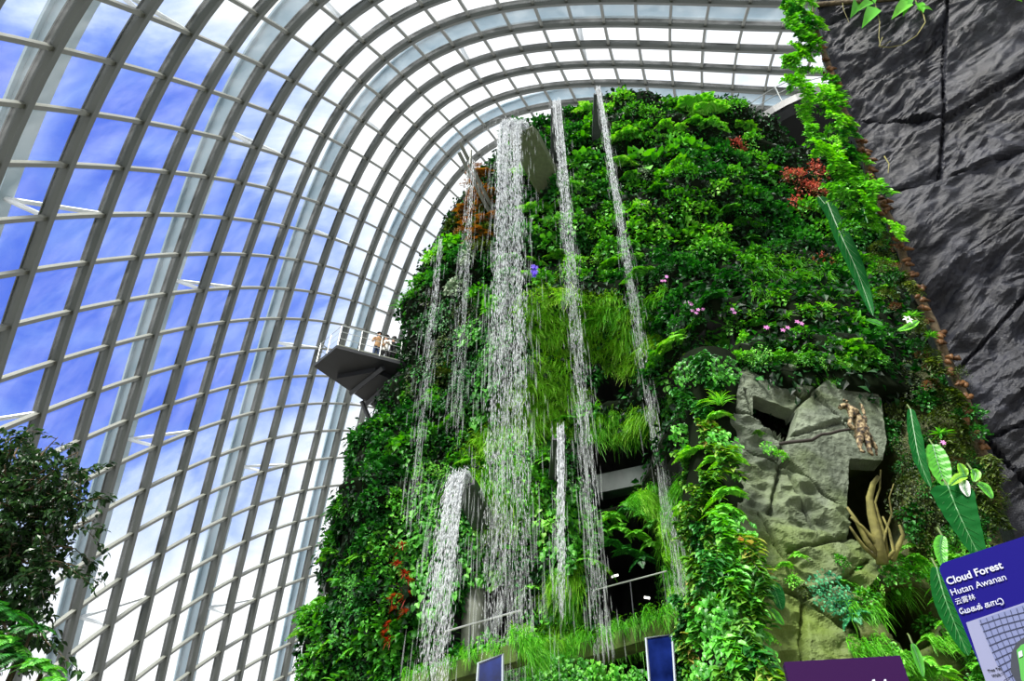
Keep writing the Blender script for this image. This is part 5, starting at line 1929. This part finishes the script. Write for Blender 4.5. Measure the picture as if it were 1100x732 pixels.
def sign(name, label, o, u, w, h, mat, th=.05, rad=.035, legs=True):
    b = Board(o, u)
    root = empty(name, o); tag(root, label, 'sign')
    root.rotation_euler = Matrix((b.u, Vector((0, 0, 1)), -b.n)).transposed().to_euler() if False else Matrix((b.u, Vector((0, 0, 1)).cross(b.u), Vector((0, 0, 1)))).transposed().to_euler()
    # local: x along the board, y away from the viewer, z up
    P = []
    for cx, cz, a0 in ((rad, -rad, PI), (w - rad, -rad, PI / 2), (w - rad, -h + rad, 0), (rad, -h + rad, -PI / 2)):
        for k in range(6):
            a = a0 - k / 5 * PI / 2
            P.append((cx + rad * math.cos(a), 0, cz + rad * math.sin(a)))
    MB().prism(P, (0, th, 0)).build('panel', mat, root)
    if legs:
        for x in (w * .15, w * .85):
            MB().box((x, th + .03, -o[2] / 2 - .05), (.06, .06, o[2] - .1)).build('leg', M['darksteel'], root)
    return root, b


def lettering(root, b, text, pl_, pr_, mat, bold=0., name='lettering', lift=.004):
    cu = bpy.data.curves.new(name, 'FONT')
    cu.body = text
    cu.size = 1.0
    cu.offset = bold
    cu.extrude = .004
    o = bpy.data.objects.new('tmp_text', cu)
    COL.objects.link(o)
    bpy.context.view_layer.update()
    me = bpy.data.meshes.new_from_object(o.evaluated_get(bpy.context.evaluated_depsgraph_get()))
    bpy.data.objects.remove(o)
    xs = [v.co.x for v in me.vertices]
    x0, x1 = min(xs), max(xs)
    (ax, az), (bx, bz) = b.loc(*pl_), b.loc(*pr_)
    k = (bx - ax) / (x1 - x0)
    for v in me.vertices:
        x, y_, z = v.co
        v.co = (ax + (x - x0) * k, -lift + z * .3, az + y_ * k)
    me.name = name
    me.materials.clear(); me.materials.append(mat)
    return obj(name, me, root)


def flat(root, b, name, P, mat, lift=.003, th=.003):
    V = [b.loc(*p) for p in P]
    return MB().prism([(x, -lift - th, z) for x, z in V], (0, th, 0)).build(name, mat, root)


so = at(1006.5, 607, 3.0)
su = Vector((.62, -.78, 0))
bs_, bb = sign('information_sign', 'deep blue park sign with white multilingual lettering and pale map', so, su, 1.1, 1.5, M['blue'])
lettering(bs_, bb, 'Cloud Forest', (1019, 629), (1078, 609.5), M['white'], .018)
lettering(bs_, bb, 'Hutan Awanan', (1023.5, 640.5), (1081, 621), M['white'])
lettering(bs_, bb, '\u4e91\u96fe\u6797', (1028, 650), (1049, 644), M['white'])
lettering(bs_, bb, '\u0bc7\u0bae\u0b95\u0b95\u0bcd \u0b95\u0bbe\u0b9f', (1032.5, 661), (1076, 649), M['white'], .012)
_c = bb.loc(1076.5, 647.5)
MB().tube([(_c[0] - .003 + .010 * math.cos(a), -.006, _c[1] + .002 + .0125 * math.sin(a)) for a in np.linspace(-2.0, 2.9, 16)], .0022, 5).build('lettering', M['white'], bs_)
mp_ = flat(bs_, bb, 'map_panel', [(1038.5, 669.5), (1110, 645), (1110, 800), (1082, 800)], M['map'])
flat(mp_, bb, 'map_sky', [(1052, 667), (1110, 647), (1110, 740), (1094, 740), (1072, 715)], plain('map_dome_tint', c(92, 100, 138), .5), .006, .002)
gl_ = MB()
for k in range(9):
    x = 1054 + k * 6.5
    P = [(x, 667 - k * 2.1), (x + 7, 685 - k * 1.5), (x + 18, 708 - k), (x + 32, 738)]
    q = [bb.loc(*p) for p in P]
    gl_.tube([(a, -.010, z) for a, z in q], .0013, 4)
for k in range(9):
    y_ = 672 + k * 7.5
    P = [(1054 + k * 3.2, y_), (1075 + k * 2, y_ - 7), (1108, y_ - 15)]
    q = [bb.loc(*p) for p in P]
    gl_.tube([(a, -.010, z) for a, z in q], .0013, 4)
gl_.build('map_lattice', M['mapline'], mp_)
flat(mp_, bb, 'map_mountain', [(1088, 702), (1094, 691), (1101, 686), (1112, 684), (1112, 745), (1094, 735), (1087, 722)], M['mapdark'], .011, .002)
flat(mp_, bb, 'map_planting', [(1094, 700), (1099, 694), (1105, 692), (1110, 710), (1104, 722), (1108, 738), (1099, 732), (1097, 716)], M['mapgreen'], .015, .002)
flat(mp_, bb, 'map_waterfall', [(1096, 702), (1100, 700), (1101, 706), (1097, 708)], M['white'], .018, .002)
lettering(mp_, bb, 'Tree Top', (1062.5, 723), (1077, 718.5), M['mapdark'], 0, lift=.008)
lettering(mp_, bb, 'Walk', (1067, 728.5), (1076, 726), M['mapdark'], 0, lift=.008)
po = at(842, 711.5, 3.0)
pr_ = at_z(967, 704.5, po.z)
ps_, pb = sign('purple_sign', 'dark purple sign panel in front of the mossy ground', po, pr_ - po, (pr_ - po).length, 1.2, M['purple'], rad=.004)
flat(ps_, pb, 'print_mark', [(936, 733.5), (937, 731), (939.5, 730.6), (940, 733.5)], M['white'])
flat(ps_, pb, 'print_mark', [(949, 733), (949.5, 730.6), (951.5, 730.4), (952, 733)], M['white'])
